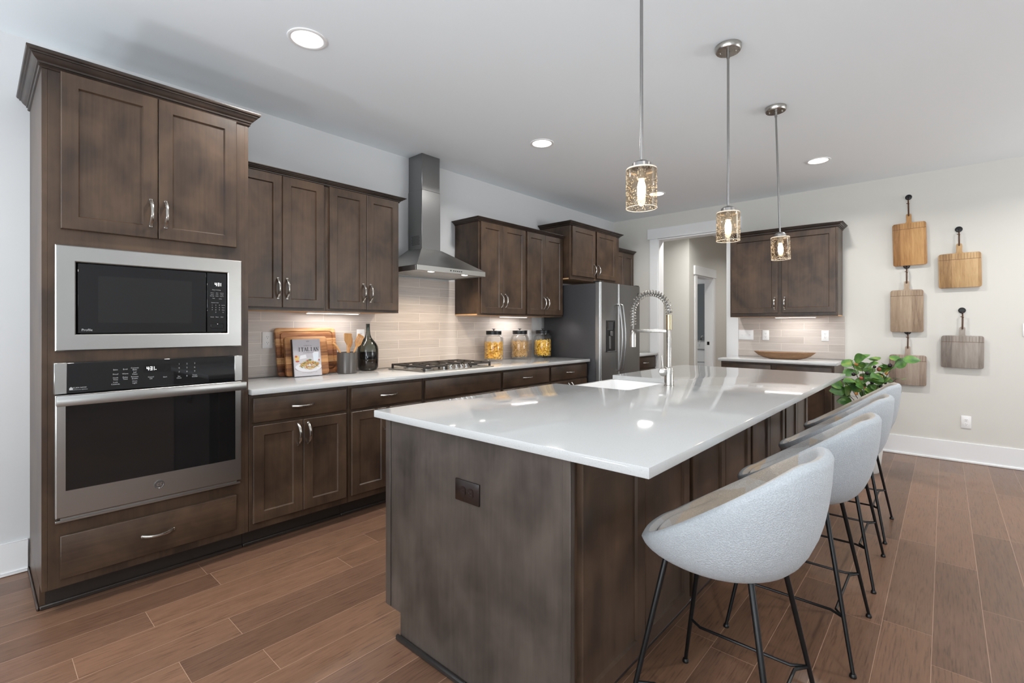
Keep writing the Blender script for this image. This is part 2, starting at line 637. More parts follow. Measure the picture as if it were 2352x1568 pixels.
# ------------------------------------------------------------------ the room
def flat_wall(name, mat, boxes):
    b = B()
    for bx in boxes:
        b.box(*bx)
    return struct(b.done(name, mat, smooth=False))


T = 0.12
flat_wall('floor', 'floor', [(WX - T, RX + T, RY - T, 10.2, -0.1, 0.0)])
flat_wall('ceiling', 'ceil', [(WX - 2.2, RX + T, RY - T, 10.2, CZ, CZ + 0.1)])
flat_wall('wall_left', 'wall', [(WX - T, WX, RY - T, BY, 0.0, CZ)])
DX0, DX1, DZ = -2.87, -1.985, 2.43       # kitchen doorway in the back wall
flat_wall('wall_back', 'wall_w', [(WX - T, DX0, BY, BY + T, 0, CZ), (DX1, RX + T, BY, BY + T, 0, CZ), (DX0, DX1, BY, BY + T, DZ, CZ)])


def windowed(name, spans, fixed, along_x):
    boxes = []
    lo, hi = (WX, RX) if along_x else (RY, BY)
    edges = [lo] + [v for s in spans for v in s] + [hi]
    for i in range(0, len(edges), 2):
        boxes.append((edges[i], edges[i + 1], 0, CZ))
    for a, c in spans:
        boxes += [(a, c, 0, WZ0), (a, c, WZ1, CZ)]
    out = []
    for a, c, z0, z1 in boxes:
        out.append((a, c, fixed - T, fixed, z0, z1) if along_x else (fixed, fixed + T, a, c, z0, z1))
    flat_wall(name, 'wall', out)


windowed('wall_rear', REAR_WIN, RY, True)
windowed('wall_right', RIGHT_WIN, RX, False)
wi = 0
for spans, along_x in ((REAR_WIN, True), (RIGHT_WIN, False)):
    for a, c in spans:
        wi += 1
        b = B()

        def bar(u0, u1, z0, z1):
            if along_x:
                b.box(u0, u1, RY - 0.08, RY - 0.03, z0, z1, 0.004)
            else:
                b.box(RX + 0.03, RX + 0.08, u0, u1, z0, z1, 0.004)
        w = 0.05
        bar(a, a + w, WZ0, WZ1); bar(c - w, c, WZ0, WZ1); bar(a, c, WZ0, WZ0 + w); bar(a, c, WZ1 - w, WZ1)
        bar((a + c) / 2 - 0.02, (a + c) / 2 + 0.02, WZ0, WZ1); bar(a, c, 1.46, 1.50)
        struct(b.done('window_%d' % wi, 'trim'))

# baseboards with a small shoe
b = B()
b.box(WX, WX + 0.014, RY, 0.19, 0, 0.165, 0.003); b.box(WX, WX + 0.024, RY, 0.19, 0, 0.018, 0.004)
struct(b.done('baseboard_left', 'trim'))
b = B()
b.box(-0.78, RX, BY - 0.014, BY, 0, 0.185, 0.003); b.box(-0.78, RX, BY - 0.026, BY, 0, 0.02, 0.004)
struct(b.done('baseboard_back', 'trim'))

# kitchen doorway casing with a flat header
b = B()
b.box(DX0 - 0.125, DX0 - 0.012, BY - 0.02, BY, 0, DZ + 0.015, 0.002)
b.box(DX1 + 0.012, DX1 + 0.132, BY - 0.02, BY, 0, DZ + 0.015, 0.002)
b.box(DX0 - 0.155, DX1 + 0.17, BY - 0.028, BY, DZ + 0.015, DZ + 0.155, 0.002)
b.box(DX0 - 0.012, DX0 + 0.006, BY - 0.016, BY + T + 0.01, 0, DZ, 0.002)
b.box(DX1 - 0.006, DX1 + 0.012, BY - 0.016, BY + T + 0.01, 0, DZ, 0.002)
b.box(DX0 - 0.012, DX1 + 0.012, BY - 0.016, BY + T + 0.01, DZ - 0.006, DZ + 0.012, 0.002)
struct(b.done('trim_1', 'trim'), 'white cased opening to the hallway with a flat header')

# hallway beyond: a short wall facing us, then a wall running away with the bathroom doorway in it
HX, HY = -2.87, 7.2
D0, D1, DH = 7.49, 8.18, 2.05
flat_wall('wall_hallway', 'wall_w', [(-3.9, HX - T, HY, HY + 0.10, 0, CZ), (HX - T, HX, HY, D0, 0, CZ), (HX - T, HX, D1, 10.1, 0, CZ),
                                    (HX - T, HX, D0, D1, DH, CZ)])
flat_wall('wall_hallway_end', 'wall_w', [(-2.75, 0.3, 10.1, 10.2, 0, CZ), (-0.4, -0.3, BY + T, 10.1, 0, CZ), (-4.0, -3.9, BY + T, HY + 0.1, 0, CZ)])
flat_wall('wall_bathroom', 'wall', [(-5.6, HX - T, 9.35, 9.45, 0, CZ), (-5.6, -5.5, HY + 0.1, 9.35, 0, CZ)])
b = B()
b.box(HX, HX + 0.018, D0 - 0.09, D0 - 0.004, 0, DH + 0.012, 0.002)
b.box(HX, HX + 0.018, D1 + 0.004, D1 + 0.09, 0, DH + 0.012, 0.002)
b.box(HX, HX + 0.026, D0 - 0.115, D1 + 0.115, DH + 0.012, DH + 0.15, 0.002)
b.box(HX - T - 0.006, HX + 0.006, D0 - 0.012, D0 + 0.008, 0, DH, 0.002)
b.box(HX - T - 0.006, HX + 0.006, D1 - 0.008, D1 + 0.012, 0, DH, 0.002)
b.box(HX - T - 0.006, HX + 0.006, D0, D1, DH - 0.008, DH + 0.012, 0.002)
d1 = struct(b.done('door_1', 'trim'), 'white cased bathroom doorway off the hallway')
b = B()
b.box(HX - 0.085, HX - 0.045, D1 - 0.012, D1 - 0.0075, 0.955, 1.01, 0.002)
b.done('strike_plate', 'blackmetal', d1)


# bathroom vanity, its mirror and tap, glimpsed through the doorway
t = thing('bathroom_vanity', 'pale grey bathroom vanity glimpsed through the hallway doorway', 'vanity', (-3.62, 9.1, 0))
b = B(); b.box(-0.55, 0.42, -0.25, 0.245, 0.1, 0.85, 0.003); b.box(-0.55, 0.42, -0.19, 0.245, 0, 0.1); b.done('body', plain('vanity_grey', lin(196, 197, 198), 0.45), t)
for z0, z1 in ((0.62, 0.83), (0.40, 0.60), (0.14, 0.38)):
    b = B(); b.box(-0.08, 0.40, -0.268, -0.25, z0, z1, 0.003); b.done('drawer', plain('vanity_front', lin(206, 207, 208), 0.45), t)
b = B(); b.box(-0.57, 0.44, -0.28, 0.245, 0.85, 0.885, 0.003); b.done('top', 'quartz', t)
m = tag(B().box(-4.1, -3.2, 9.325, 9.345, 1.0, 2.08, 0.003).done('bathroom_mirror', plain('mirror_grey', lin(112, 114, 113), 0.12, 0.8)),
        'dark grey mirror above the bathroom vanity', 'mirror')
b = B()
b.tube([(-3.54, 9.17, 0.886), (-3.54, 9.17, 1.04), (-3.54, 9.12, 1.07), (-3.54, 9.04, 1.04)], 0.014, 10)
b.tube([(-3.46, 9.17, 0.886), (-3.46, 9.17, 0.98), (-3.43, 9.12, 0.99)], 0.012, 10)
b.tube([(-3.64, 9.17, 0.886), (-3.64, 9.17, 0.98), (-3.67, 9.12, 0.99)], 0.012, 10)
tag(b.done('bathroom_faucet', 'chrome'), 'chrome faucet on the bathroom vanity seen through the doorway', 'faucet')


# ------------------------------------------------------------------ cabinet making (local frame: x along the front, -y towards the viewer, z up)
def shaker(x0, x1, z0, z1, yb, th=0.020, rail=0.057, rec=0.009):
    """five-piece door with a flat recessed panel, back at y = yb"""
    yf = yb - th
    e = 0.003
    b = B()
    R = lambda i, y: [(x0 + i, y, z0 + i), (x1 - i, y, z0 + i), (x1 - i, y, z1 - i), (x0 + i, y, z1 - i)]
    b.rings([R(0, yb), R(0, yf + e), R(e, yf), R(rail, yf), R(rail + 0.0055, yf + rec), ], cap=True)
    return b


def slab(x0, x1, z0, z1, yb, th=0.020):
    b = B()
    yf = yb - th
    e = 0.004
    R = lambda i, y: [(x0 + i, y, z0 + i), (x1 - i, y, z0 + i), (x1 - i, y, z1 - i), (x0 + i, y, z1 - i)]
    b.rings([R(0, yb), R(0, yf + e), R(e * 0.4, yf + e * 0.3), R(e, yf)])
    return b


def pull(parent, cx, cz, yf, vertical=True, L=0.122, p=0.035):
    pts = []
    for k in range(13):
        s = -1 + 2 * k / 12
        o = p * (1 - abs(s) ** 2.4)
        a = s * L / 2
        pts.append((cx, yf - o - 0.0, cz + a) if vertical else (cx + a, yf - o, cz))
    b = B()
    rr = [0.0070 - 0.0014 * (1 - abs(-1 + 2 * k / 12)) for k in range(13)]
    b.tube(pts, rr, 8, up=(0, -1, 0), flat=1.15)
    for s in (-1, 1):
        if vertical:
            b.box(cx - 0.007, cx + 0.007, yf - 0.004, yf + 0.0002, cz + s * L / 2 - 0.008, cz + s * L / 2 + 0.008, 0.001)
        else:
            b.box(cx + s * L / 2 - 0.008, cx + s * L / 2 + 0.008, yf - 0.004, yf + 0.0002, cz - 0.007, cz + 0.007, 0.001)
    return b.done('handle', 'nickel', parent)


def door(t, x0, x1, z0, z1, yb=0.0, hx=None, hz=None, rail=0.057):
    d = shaker(x0, x1, z0, z1, yb, rail=rail).done('door', 'wood', t)
    if hx is not None:
        pull(d, hx, hz, yb - 0.020)
    return d


def drawer(t, x0, x1, z0, z1, yb=0.0, handle=True, L=0.122):
    d = slab(x0, x1, z0, z1, yb).done('drawer', 'wood_h', t)
    if handle:
        pull(d, (x0 + x1) / 2, (z0 + z1) / 2, yb - 0.020, False, L)
    return d


CROWN = [(0.0, -0.004), (-0.006, -0.003), (-0.009, 0.001), (-0.006, 0.005), (-0.006, 0.010), (-0.013, 0.011), (-0.014, 0.018), (-0.019, 0.021), (-0.026, 0.028), (-0.031, 0.037), (-0.037, 0.038), (-0.038, 0.043), (-0.045, 0.046), (-0.048, 0.052), (-0.047, 0.058), (0.0, 0.058)]


def crown(t, x0, x1, depth, z, left=True, right=True, prof=CROWN, k=1.0, f=1.0):
    """crown molding along the front with mitred returns"""
    b = B()
    rings = []
    for o, dz in prof:
        o *= k
        xl = x0 + o if left else x0
        xr = x1 - o if right else x1
        y = o
        rings.append([(xl, y, z + dz * f), (xr, y, z + dz * f), (xr, depth, z + dz * f), (xl, depth, z + dz * f)])
    b.rings(rings)
    return b.done('crown_molding', 'wood_x', t)


def carcass(t, w, d, z0, z1, frame=True, toe=0.0, open_front=False, mat='wood', side_mat=None):
    b = B()
    b.box(0, w, 0.0, d, z0, z1, 0.0015)
    return b.done('body', mat, t)


def toe_kick(t, w, d, h, rec, x0=0.0):
    b = B()
    b.box(x0, w, rec, d, 0, h - 0.001)
    b.box(0.0, w, rec - 0.014, rec, 0, 0.020, 0.004)
    return b.done('toe_kick', 'toe', t)


XF = -2.91          # face frame of the floor cabinets
XU = -3.23          # face frame of the wall cabinets
DEP = XF - WX - 0.003
UDEP = XU - WX - 0.003

# ---- oven tower
TY = 0.195
TW = 0.833
t = thing('oven_tower_cabinet', 'tall dark wood cabinet that houses the microwave and wall oven', 'cabinet', (XF, TY, 0), 90)
b = B()
s = 0.019
b.box(0, s, 0, DEP, 0.115, 2.40, 0.001); b.box(TW - s, TW, 0, DEP, 0.115, 2.40, 0.001)
b.box(s, TW - s, DEP - 0.01, DEP, 0.115, 2.40)
for z in (0.116, 0.375, 1.12, 1.645, 2.379):
    b.box(s, TW - s, s, DEP - 0.01, z, z + 0.02)
for z0, z1 in ((0.115, 0.425), (1.095, 1.18), (1.61, 2.40)):
    b.box(0.06, TW - 0.065, 0.0, s, z0, z1)
b.box(s, 0.06, 0.0, s, 0.115, 2.40); b.box(TW - 0.065, TW - s, 0.0, s, 0.115, 2.40)
b.done('body', 'wood', t)
toe_kick(t, TW, DEP, 0.115, 0.10, 0.019)
b = B(); b.box(-0.010, -0.0002, 0.09, DEP, 0, 0.020, 0.004); b.done('shoe_molding', 'wood_x', t)
b = B(); b.box(-0.0002, 0.0186, 0.099, DEP, 0, 0.1148); b.done('side_foot', 'wood', t)
door(t, 0.060, 0.4115, 1.70, 2.392, hx=0.383, hz=1.822, rail=0.058)
door(t, 0.4145, 0.768, 1.70, 2.392, hx=0.443, hz=1.824, rail=0.058)
drawer(t, 0.058, 0.767, 0.155, 0.345)
crown(t, 0, TW, DEP, 2.393, k=1.05, f=1.1)

# ---- built-in microwave (local frame shared with the tower)
def seg7(b, ch, x, z, h, y):
    w = h * 0.5
    k = h * 0.13
    S7 = {'a': (0, w, h - k, h), 'g': (0, w, h / 2 - k / 2, h / 2 + k / 2), 'd': (0, w, 0, k), 'f': (0, k, h / 2, h), 'b': (w - k, w, h / 2, h),
          'e': (0, k, 0, h / 2), 'c': (w - k, w, 0, h / 2)}
    on = {'4': 'fgbc', '3': 'abgcd', '1': 'bc'}[ch]
    for q in on:
        a0, a1, c0, c1 = S7[q]
        b.box(x + a0, x + a1, y - 0.0006, y, z + c0, z + c1)


def clock(parent, x, z, h, y, am=False):
    b = B()
    st = h * 0.72
    seg7(b, '4', x, z, h, y)
    for q in (0.28, 0.62):
        b.box(x + h * 0.6, x + h * 0.68, y - 0.0006, y, z + h * q, z + h * (q + 0.09))
    seg7(b, '3', x + st * 1.08, z, h, y); seg7(b, '1', x + st * 1.75, z, h, y)
    if am:
        b.box(x + st * 2.7, x + st * 3.1, y - 0.0006, y, z + h * 0.08, z + h * 0.2)
    return b.done('clock_digits', 'digit', parent, smooth=False)


M_DISP = plain('dark_display', lin(7, 7, 8), 0.12)


def legend_mat(x, z, y):
    return Matrix.Translation((x, y, z)) @ Matrix.Rotation(pi / 2, 4, 'X')


t = thing('built_in_microwave', 'built-in microwave in a wide stainless trim above the wall oven', 'microwave', (XF, TY, 0), 90)
mx0, mx1, mz0, mz1 = 0.041, 0.792, 1.160, 1.628
ix0, ix1, iz0, iz1 = 0.109, 0.722, 1.232, 1.556
b = B()
b.box(ix0 + 0.02, ix1 - 0.02, 0.02, 0.45, 1.19, 1.60)
b.done('housing', 'black', t)
b = B()
y0, y1 = -0.024, -0.001
R = lambda i, y: [(mx0 + i, y, mz0 + i), (mx1 - i, y, mz0 + i), (mx1 - i, y, mz1 - i), (mx0 + i, y, mz1 - i)]
Q = lambda i, y: [(ix0 + i, y, iz0 + i), (ix1 - i, y, iz0 + i), (ix1 - i, y, iz1 - i), (ix0 + i, y, iz1 - i)]
b.rings([Q(0, y1), R(0, y1), R(0, y0 + 0.004), R(0.004, y0), Q(-0.004, y0), Q(0, y0 + 0.004)], close=True)
b.done('trim_frame', 'steel', t)
dx = 0.622
b = B(); b.box(ix0 + 0.006, dx - 0.001, -0.020, 0.018, iz0 + 0.006, iz1 - 0.004, 0.002)
d = b.done('door', 'blackglass', t)
b = B(); b.box(0.185, 0.555, -0.0206, -0.0196, 1.285, 1.500)
b.done('window', plain('perforated_screen', lin(27, 27, 27), 0.06, 0, 0.55), d)
b = B(); b.text('Profile', 0.0145, legend_mat(0.147, 1.252, -0.0207)); b.done('lettering', 'legend', d, smooth=False)
b = B(); b.box(dx + 0.002, ix1 - 0.005, -0.020, 0.018, iz0 + 0.006, iz1 - 0.004, 0.002)
p = b.done('control_panel', 'blackglass', t)
b = B(); b.box(0.640, 0.699, -0.0207, -0.0198, 1.478, 1.506); b.done('display', M_DISP, p)
clock(p, 0.660, 1.483, 0.017, -0.0207)
b = B()
xs = (0.648, 0.671, 0.694)
b.text('Power Cooking', 0.0062, legend_mat(0.668, 1.462, -0.0207))
for r, row in enumerate((('Reheat', 'Auto', 'Defrost'), ('Sensor', 'Cook', 'Weight'), ('Beverage', 'Potato', 'Popcorn'))):
    for x, w in zip(xs, row):
        b.text(w, 0.0052, legend_mat(x, 1.446 - r * 0.0085, -0.0207))
b.text('Melt', 0.006, legend_mat(0.655, 1.417, -0.0207)); b.text('Soften', 0.006, legend_mat(0.687, 1.415, -0.0207))
b.text('Express Cook', 0.006, legend_mat(0.661, 1.394, -0.0207))
for r, row in enumerate(('123', '456', '789', ' 0 ')):
    for k, ch in enumerate(row):
        if ch != ' ':
            b.text(ch, 0.0075, legend_mat(0.648 + k * 0.017, 1.381 - r * 0.0125, -0.0207))
    b.text(('Add 30', 'Timer', 'Clock', 'Set')[r], 0.0055, legend_mat(0.700, 1.381 - r * 0.0125, -0.0207))
for x, w in zip(xs, ('Cancel', 'Pause', 'Start')):
    b.text(w, 0.0062, legend_mat(x, 1.318, -0.0207))
b.done('keypad_lettering', 'legend', p, smooth=False)
b = B(); b.box(0.640, 0.703, -0.0225, -0.0198, 1.258, 1.282, 0.002); b.done('open_button', 'blackglass', p)

# ---- wall oven
t = thing('wall_oven', 'stainless wall oven with a wide black glass door below the microwave', 'oven', (XF, TY, 0), 90)
ox0, ox1 = 0.038, 0.790
b = B(); b.box(0.075, 0.755, 0.022, 0.55, 0.43, 1.085); b.done('housing', 'black', t)
b = B(); b.box(ox0, ox1, -0.030, -0.001, 0.972, 1.108, 0.003); p = b.done('control_panel', 'blackglass', t)
for x0, x1 in ((ox0 - 0.001, ox0 + 0.041), (ox1 - 0.037, ox1 + 0.001)):
    b = B(); b.box(x0, x1, -0.0325, -0.0005, 0.971, 1.1085, 0.002); b.done('end_cap', 'steel', p)
b = B(); b.box(0.352, 0.462, -0.0308, -0.0298, 1.045, 1.082); b.done('display', M_DISP, p)
clock(p, 0.364, 1.055, 0.0175, -0.0309, am=True)
b = B()
Y = -0.0308
rows = [('Bake', 'Broil', 'Convect\nBake'), ('Proof', 'Warm', 'Self\nClean'), ('Cook\nTime', 'Delay\nTime', 'Remote\nEnable'), ('Lock\nControls', '', 'Oven\nLight')]
for r, row in enumerate(rows):
    for k, w in enumerate(row):
        if w:
            b.text(w, 0.0088, legend_mat(0.246 + k * 0.036, 1.066 - r * 0.021, Y))
for x, w in ((0.381, 'Cancel\nOff'), (0.438, 'Start')):
    b.text(w, 0.0085, legend_mat(x, 1.018, Y))
for r, row in enumerate(('123', '456', '789')):
    for k, ch in enumerate(row):
        b.text(ch, 0.0105, legend_mat(0.497 + k * 0.034, 1.078 - r * 0.020, Y))
b.text('Set\nClock', 0.0085, legend_mat(0.497, 1.012, Y)); b.text('0', 0.0105, legend_mat(0.531, 1.016, Y)); b.text('Timer\nOn/Off', 0.0085, legend_mat(0.565, 1.014, Y))
b.text('SCAN NOW', 0.0085, legend_mat(0.121, 0.995, Y)); b.text('connect your appliance', 0.0055, legend_mat(0.122, 0.987, Y))
b.prism([(0.092 + x, Y, 0.986 + z) for x, z in ((-0.006, 0), (0.006, 0), (0.006, 0.008), (0, 0.014), (-0.006, 0.008))], (0, 0.0003, 0))
b.done('panel_lettering', 'legend', p, smooth=False)
# door
b = B()
y0, y1 = -0.036, -0.001
fx0, fx1, fz0, fz1 = ox0 + 0.003, ox1 - 0.004, 0.428, 0.966
wx0, wx1, wz0, wz1 = 0.074, 0.756, 0.545, 0.940
R = lambda i, y: [(fx0 + i, y, fz0 + i), (fx1 - i, y, fz0 + i), (fx1 - i, y, fz1 - i), (fx0 + i, y, fz1 - i)]
Q = lambda i, y: [(wx0 + i, y, wz0 + i), (wx1 - i, y, wz0 + i), (wx1 - i, y, wz1 - i), (wx0 + i, y, wz1 - i)]
b.rings([Q(0, y1), R(0, y1), R(0, y0 + 0.004), R(0.004, y0), Q(0, y0), Q(0, y0 + 0.003)], close=True)
d = b.done('door', 'steel', t)
b = B(); b.box(wx0, wx1, y0 + 0.003, y1 - 0.004, wz0, wz1); b.done('window', 'ovenglass', d)
b = B()
b.box(ox0 + 0.002, ox1 + 0.004, -0.090, -0.066, 0.924, 0.968, 0.0025, 2)
for x in (ox0 + 0.03, ox1 - 0.03):
    b.box(x - 0.014, x + 0.014, -0.068, y0, 0.932, 0.958, 0.003)
b.done('handle', 'steel', d)
b = B()
b.rings([[(0.413 + r * cos(a), y, 0.493 + r * sin(a)) for a in [2 * pi * k / 28 for k in range(28)]] for r, y in ((0.021, y0), (0.021, y0 - 0.003), (0.018, y0 - 0.0035), (0.017, y0 - 0.0025))])
bd = b.done('badge', plain('badge_grey', lin(120, 120, 119), 0.3, 0.8), d)
b = B()
b.text('GE', 0.019, legend_mat(0.413, 0.493, y0 - 0.0042)); b.done('badge_lettering', 'chrome', bd, smooth=False)
b = B(); b.box(ox0 + 0.004, ox1 - 0.004, -0.020, -0.001, 0.404, 0.414, 0.001); b.box(ox0 + 0.02, ox1 - 0.02, -0.010, -0.001, 0.414, 0.426)
b.done('vent_trim', 'steel', t)

# ---- base cabinets along the left wall
def base_unit(y0, y1, label, doors, dr=True, handle=True, two=True, group='base cabinets along the left wall', xf=XF, dep=DEP):
    t = thing('base_cabinet', label, 'cabinet', (xf, y0, 0), 90, group)
    w = y1 - y0
    carcass(t, w - 0.001, dep, 0.115, 0.882)
    toe_kick(t, w - 0.001, dep, 0.115, 0.10)
    drawer(t, 0.018, w - 0.018, 0.724, 0.862, handle=handle)
    m = w / 2
    door(t, 0.018, m - 0.0015, 0.157, 0.706, hx=m - 0.030, hz=0.620)
    door(t, m + 0.0015, w - 0.018, 0.157, 0.706, hx=m + 0.030, hz=0.620)
    return t


base_unit(1.030, 1.633, 'dark base cabinet beside the oven tower, below the cookbook', 2)
base_unit(1.634, 2.238, 'dark base cabinet whose drawer is just left of the cooktop, below the smoky bottle', 2)
base_unit(2.239, 3.094, 'wide dark base cabinet under the gas cooktop with a plain front and no drawer handle', 2, handle=False)
base_unit(3.095, 3.788, 'dark base cabinet just right of the cooktop, below the first pasta jar', 2)
base_unit(3.789, 4.462, 'dark base cabinet at the fridge end of the run, below the last pasta jar', 2)


def counter(name, x0, x1, y0, y1, label, z0=0.884, z1=0.914):
    b = B()
    b.box(x0, x1, y0, y1, z0, z1, 0.003, 2)
    return tag(b.done(name, 'quartz'), label, 'countertop')


counter('countertop', WX + 0.012, -2.865, TY + TW + 0.002, 4.466, 'white quartz countertop along the left wall holding cooktop and pasta jars')

# ---- tile
tag(B().box(WX + 0.0005, WX + 0.009, TY + TW + 0.001, 4.30, 0.915, 1.372).box(WX + 0.0005, WX + 0.009, 2.256, 3.128, 1.372, 1.70).done('tile_backsplash', 'tile_l', smooth=False),
    'beige ribbed subway tile backsplash behind the cooktop and pasta jars', 'backsplash', kind='thing')
tag(B().box(-1.852, -0.79, BY - 0.009, BY - 0.0005, 0.915, 1.374).done('tile_backsplash', 'tile_b', smooth=False),
    'pale subway tile backsplash above the wooden bowl in the nook', 'backsplash', kind='thing')


# ---- wall cabinets
def wall_unit(y0, y1, z0, z1, label, splits, xf=XU, dep=UDEP, left=False, right=False, dz=(1.391, 2.249), hz=1.515, crown_k=0.95, cf=0.62, rot=90, x_is=False, group='wall cabinets along the left wall'):
    loc = (xf, y0, 0) if not x_is else (y0, xf, 0)
    t = thing('wall_cabinet', label, 'cabinet', loc, rot, group)
    w = y1 - y0
    carcass(t, w, dep, z0 + 0.012, z1)
    b = B(); b.box(0.001, w - 0.001, 0.0, 0.018, z0, z0 + 0.0118)
    b.done('bottom_rail', 'wood_h', t)
    b = B(); b.box(0.001, w - 0.001, 0.0182, dep - 0.002, z0, z0 + 0.0118); b.done('underside', 'maple', t)
    n = len(splits)
    for i, (a, c) in enumerate(splits):
        hx = None
        if hz:
            hx = (c - y0 - 0.028) if i == 0 else (a - y0 + 0.028)
        door(t, a - y0, c - y0, dz[0], dz[1], hx=hx, hz=hz, rail=0.055)
    crown(t, 0, w, dep, z1 - 0.004, left, right, k=crown_k, f=cf)
    return t


wall_unit(1.030, 1.6465, 1.372, 2.252, 'dark wall cabinet beside the oven tower, above the cutting boards', [(1.050, 1.3395), (1.3425, 1.626)])
wall_unit(1.647, 2.252, 1.372, 2.252, 'dark wall cabinet just left of the range hood, above the utensil crock', [(1.668, 1.957), (1.960, 2.240)], right=True)
wall_unit(3.132, 3.8075, 1.372, 2.252, 'dark wall cabinet just right of the range hood, above the first pasta jar', [(3.154, 3.454), (3.457, 3.792)], left=True)
wall_unit(3.808, 4.455, 1.372, 2.252, 'dark wall cabinet beside the fridge top, above the last pasta jar', [(3.823, 4.122), (4.125, 4.440)])
wall_unit(4.462, 5.555, 1.800, 2.408, 'short raised dark cabinet above the refrigerator', [(4.492, 4.965), (5.000, 5.455)], xf=-3.13, dep=-3.13 - WX - 0.003,
          left=True, right=True, dz=(1.840, 2.400), hz=1.935, cf=0.75)
wall_unit(5.600, 6.140, 1.372, 2.268, 'narrow dark wall cabinet in the corner behind the refrigerator', [(5.620, 5.850), (5.853, 6.100)], right=False)

# corner base cabinet beyond the fridge
t = thing('base_cabinet', 'small dark base cabinet in the corner beyond the refrigerator', 'cabinet', (XF, 5.50, 0), 90, 'base cabinets along the left wall')
carcass(t, 0.635, DEP, 0.115, 0.882); toe_kick(t, 0.635, DEP, 0.115, 0.10)
drawer(t, 0.02, 0.615, 0.724, 0.862); door(t, 0.02, 0.316, 0.157, 0.706, hx=0.29, hz=0.62); door(t, 0.319, 0.615, 0.157, 0.706, hx=0.345, hz=0.62)
counter('countertop', WX + 0.004, -2.865, 5.49, 6.14, 'short white countertop in the corner beyond the refrigerator')

# ---- nook on the back wall
t = wall_unit(-1.848, -0.805, 1.372, 2.285, 'wide dark two-door wall cabinet in the nook above the wooden bowl', [(-1.830, -1.352), (-1.312, -0.823)],
              xf=5.845, dep=BY - 5.845 - 0.030, dz=(1.412, 2.272), hz=1.515, rot=0, x_is=True, right=True, left=True, cf=0.8, group='cabinets of the nook')
t = thing('base_cabinet', 'wide dark base cabinet of the nook under the wooden bowl', 'cabinet', (-1.855, 5.56, 0), 0, 'cabinets of the nook')
NW = 1.06
carcass(t, NW, BY - 5.56 - 0.024, 0.115, 0.882); toe_kick(t, NW, BY - 5.56 - 0.03, 0.115, 0.09)
drawer(t, 0.02, 0.505, 0.724, 0.862, handle=False); drawer(t, 0.555, NW - 0.02, 0.724, 0.862, handle=False)
door(t, 0.02, 0.505, 0.157, 0.706, hx=0.475, hz=0.62); door(t, 0.555, NW - 0.02, 0.157, 0.706, hx=0.585, hz=0.62)
counter('countertop', -1.880, -0.772, 5.528, 6.148, 'white countertop of the nook with the wooden bowl on it')


# ---- under-cabinet light bars
def light_bar(x, y, L, along, label, power):
    t = thing('under_cabinet_light', label, 'light', (x, y, 1.3703), 90 if along == 'y' else 0, 'light bars under the wall cabinets')
    b = B(); b.box(-L / 2, L / 2, -0.022, 0.022, -0.008, 0.0015, 0.002); b.done('housing', 'trim', t)
    b = B(); b.box(-L / 2 + 0.01, L / 2 - 0.01, -0.016, 0.016, -0.0105, -0.0082, 0.001); b.done('diffuser', 'led', t)
    area('light_bar_beam', (0, 0, -0.014), (0, 0, 0), L, 0.03, power, (1, 1, 1), t)
    return t


light_bar(-3.43, 1.66 + 0.15, 0.42, 'y', 'lit white light bar under the cabinet above the cookbook', 1.2)
light_bar(-3.42, 3.84, 0.42, 'y', 'lit white light bar under the cabinet above the pasta jars', 1.6)
light_bar(-1.22, 6.00, 0.40, 'x', 'lit light bar under the nook cabinet above the wooden bowl', 1.5)


# ---- range hood
t = thing('range_hood', 'stainless pyramid range hood with a tall chimney above the cooktop', 'range hood', (WX, 2.68, 0), 90)
# local: x along y-world from the centre, y = -(X - WX)
b = B()
hw, hd = 0.376, 0.50
cw, cd = 0.103, 0.205
b.rings([[(-hw, -hd, 1.752), (hw, -hd, 1.752), (hw, -0.011, 1.752), (-hw, -0.011, 1.752)],
         [(-cw - 0.01, -cd - 0.008, 1.938), (cw + 0.01, -cd - 0.008, 1.938), (cw + 0.01, -0.011, 1.938), (-cw - 0.01, -0.011, 1.938)]])
b.done('canopy', 'steel', t, smooth=False)
b = B(); b.box(-hw, hw, -hd, -hd + 0.02, 1.710, 1.7515, 0.001); b.box(-hw, -hw + 0.02, -hd + 0.02, -0.011, 1.710, 1.7515, 0.001); b.box(hw - 0.02, hw, -hd + 0.02, -0.011, 1.710, 1.7515, 0.001)
b.box(-hw + 0.02, hw - 0.02, -0.03, -0.011, 1.710, 1.7515)
lip = b.done('lip', 'steel', t, smooth=False)
b = B()
for k in range(5):
    b.box(-0.005 + k * 0.022, 0.008 + k * 0.022, -hd - 0.0025, -hd, 1.727, 1.735, 0.001)
b.rings([[(-0.03 + 0.006 * cos(a), y, 1.731 + 0.006 * sin(a)) for a in [2 * pi * k / 14 for k in range(14)]] for y in (-hd, -hd - 0.002)])
b.done('control_buttons', 'black', lip)
M_FILT2 = plain('hood_underside', lin(196, 196, 195), 0.45, 0.4)
b = B(); b.box(-hw + 0.02, hw - 0.02, -hd + 0.02, -hd + 0.115, 1.716, 1.722); b.done('light_panel', M_FILT2, t, smooth=False)
for x in (-0.185, 0.185):
    b = B(); b.lathe([(0.026, 1.7158), (0.026, 1.7125), (0.022, 1.7120), (0.0, 1.7120)], 20, (x, -hd + 0.066, 0), cap=False)
    lp = b.done('lamp', 'glow_w', t)
M_FILT = plain('filter_aluminium', lin(206, 206, 205), 0.5, 0.35)
for x0, x1 in ((-hw + 0.022, -0.004), (0.004, hw - 0.022)):
    b = B(); b.box(x0, x1, -hd + 0.120, -0.033, 1.716, 1.726, 0.001)
    for k in range(14):
        x = x0 + 0.02 + (x1 - x0 - 0.04) * k / 13
        b.box(x - 0.004, x + 0.004, -hd + 0.135, -0.05, 1.7145, 1.716)
    b.done('grease_filter', M_FILT, t, smooth=False)
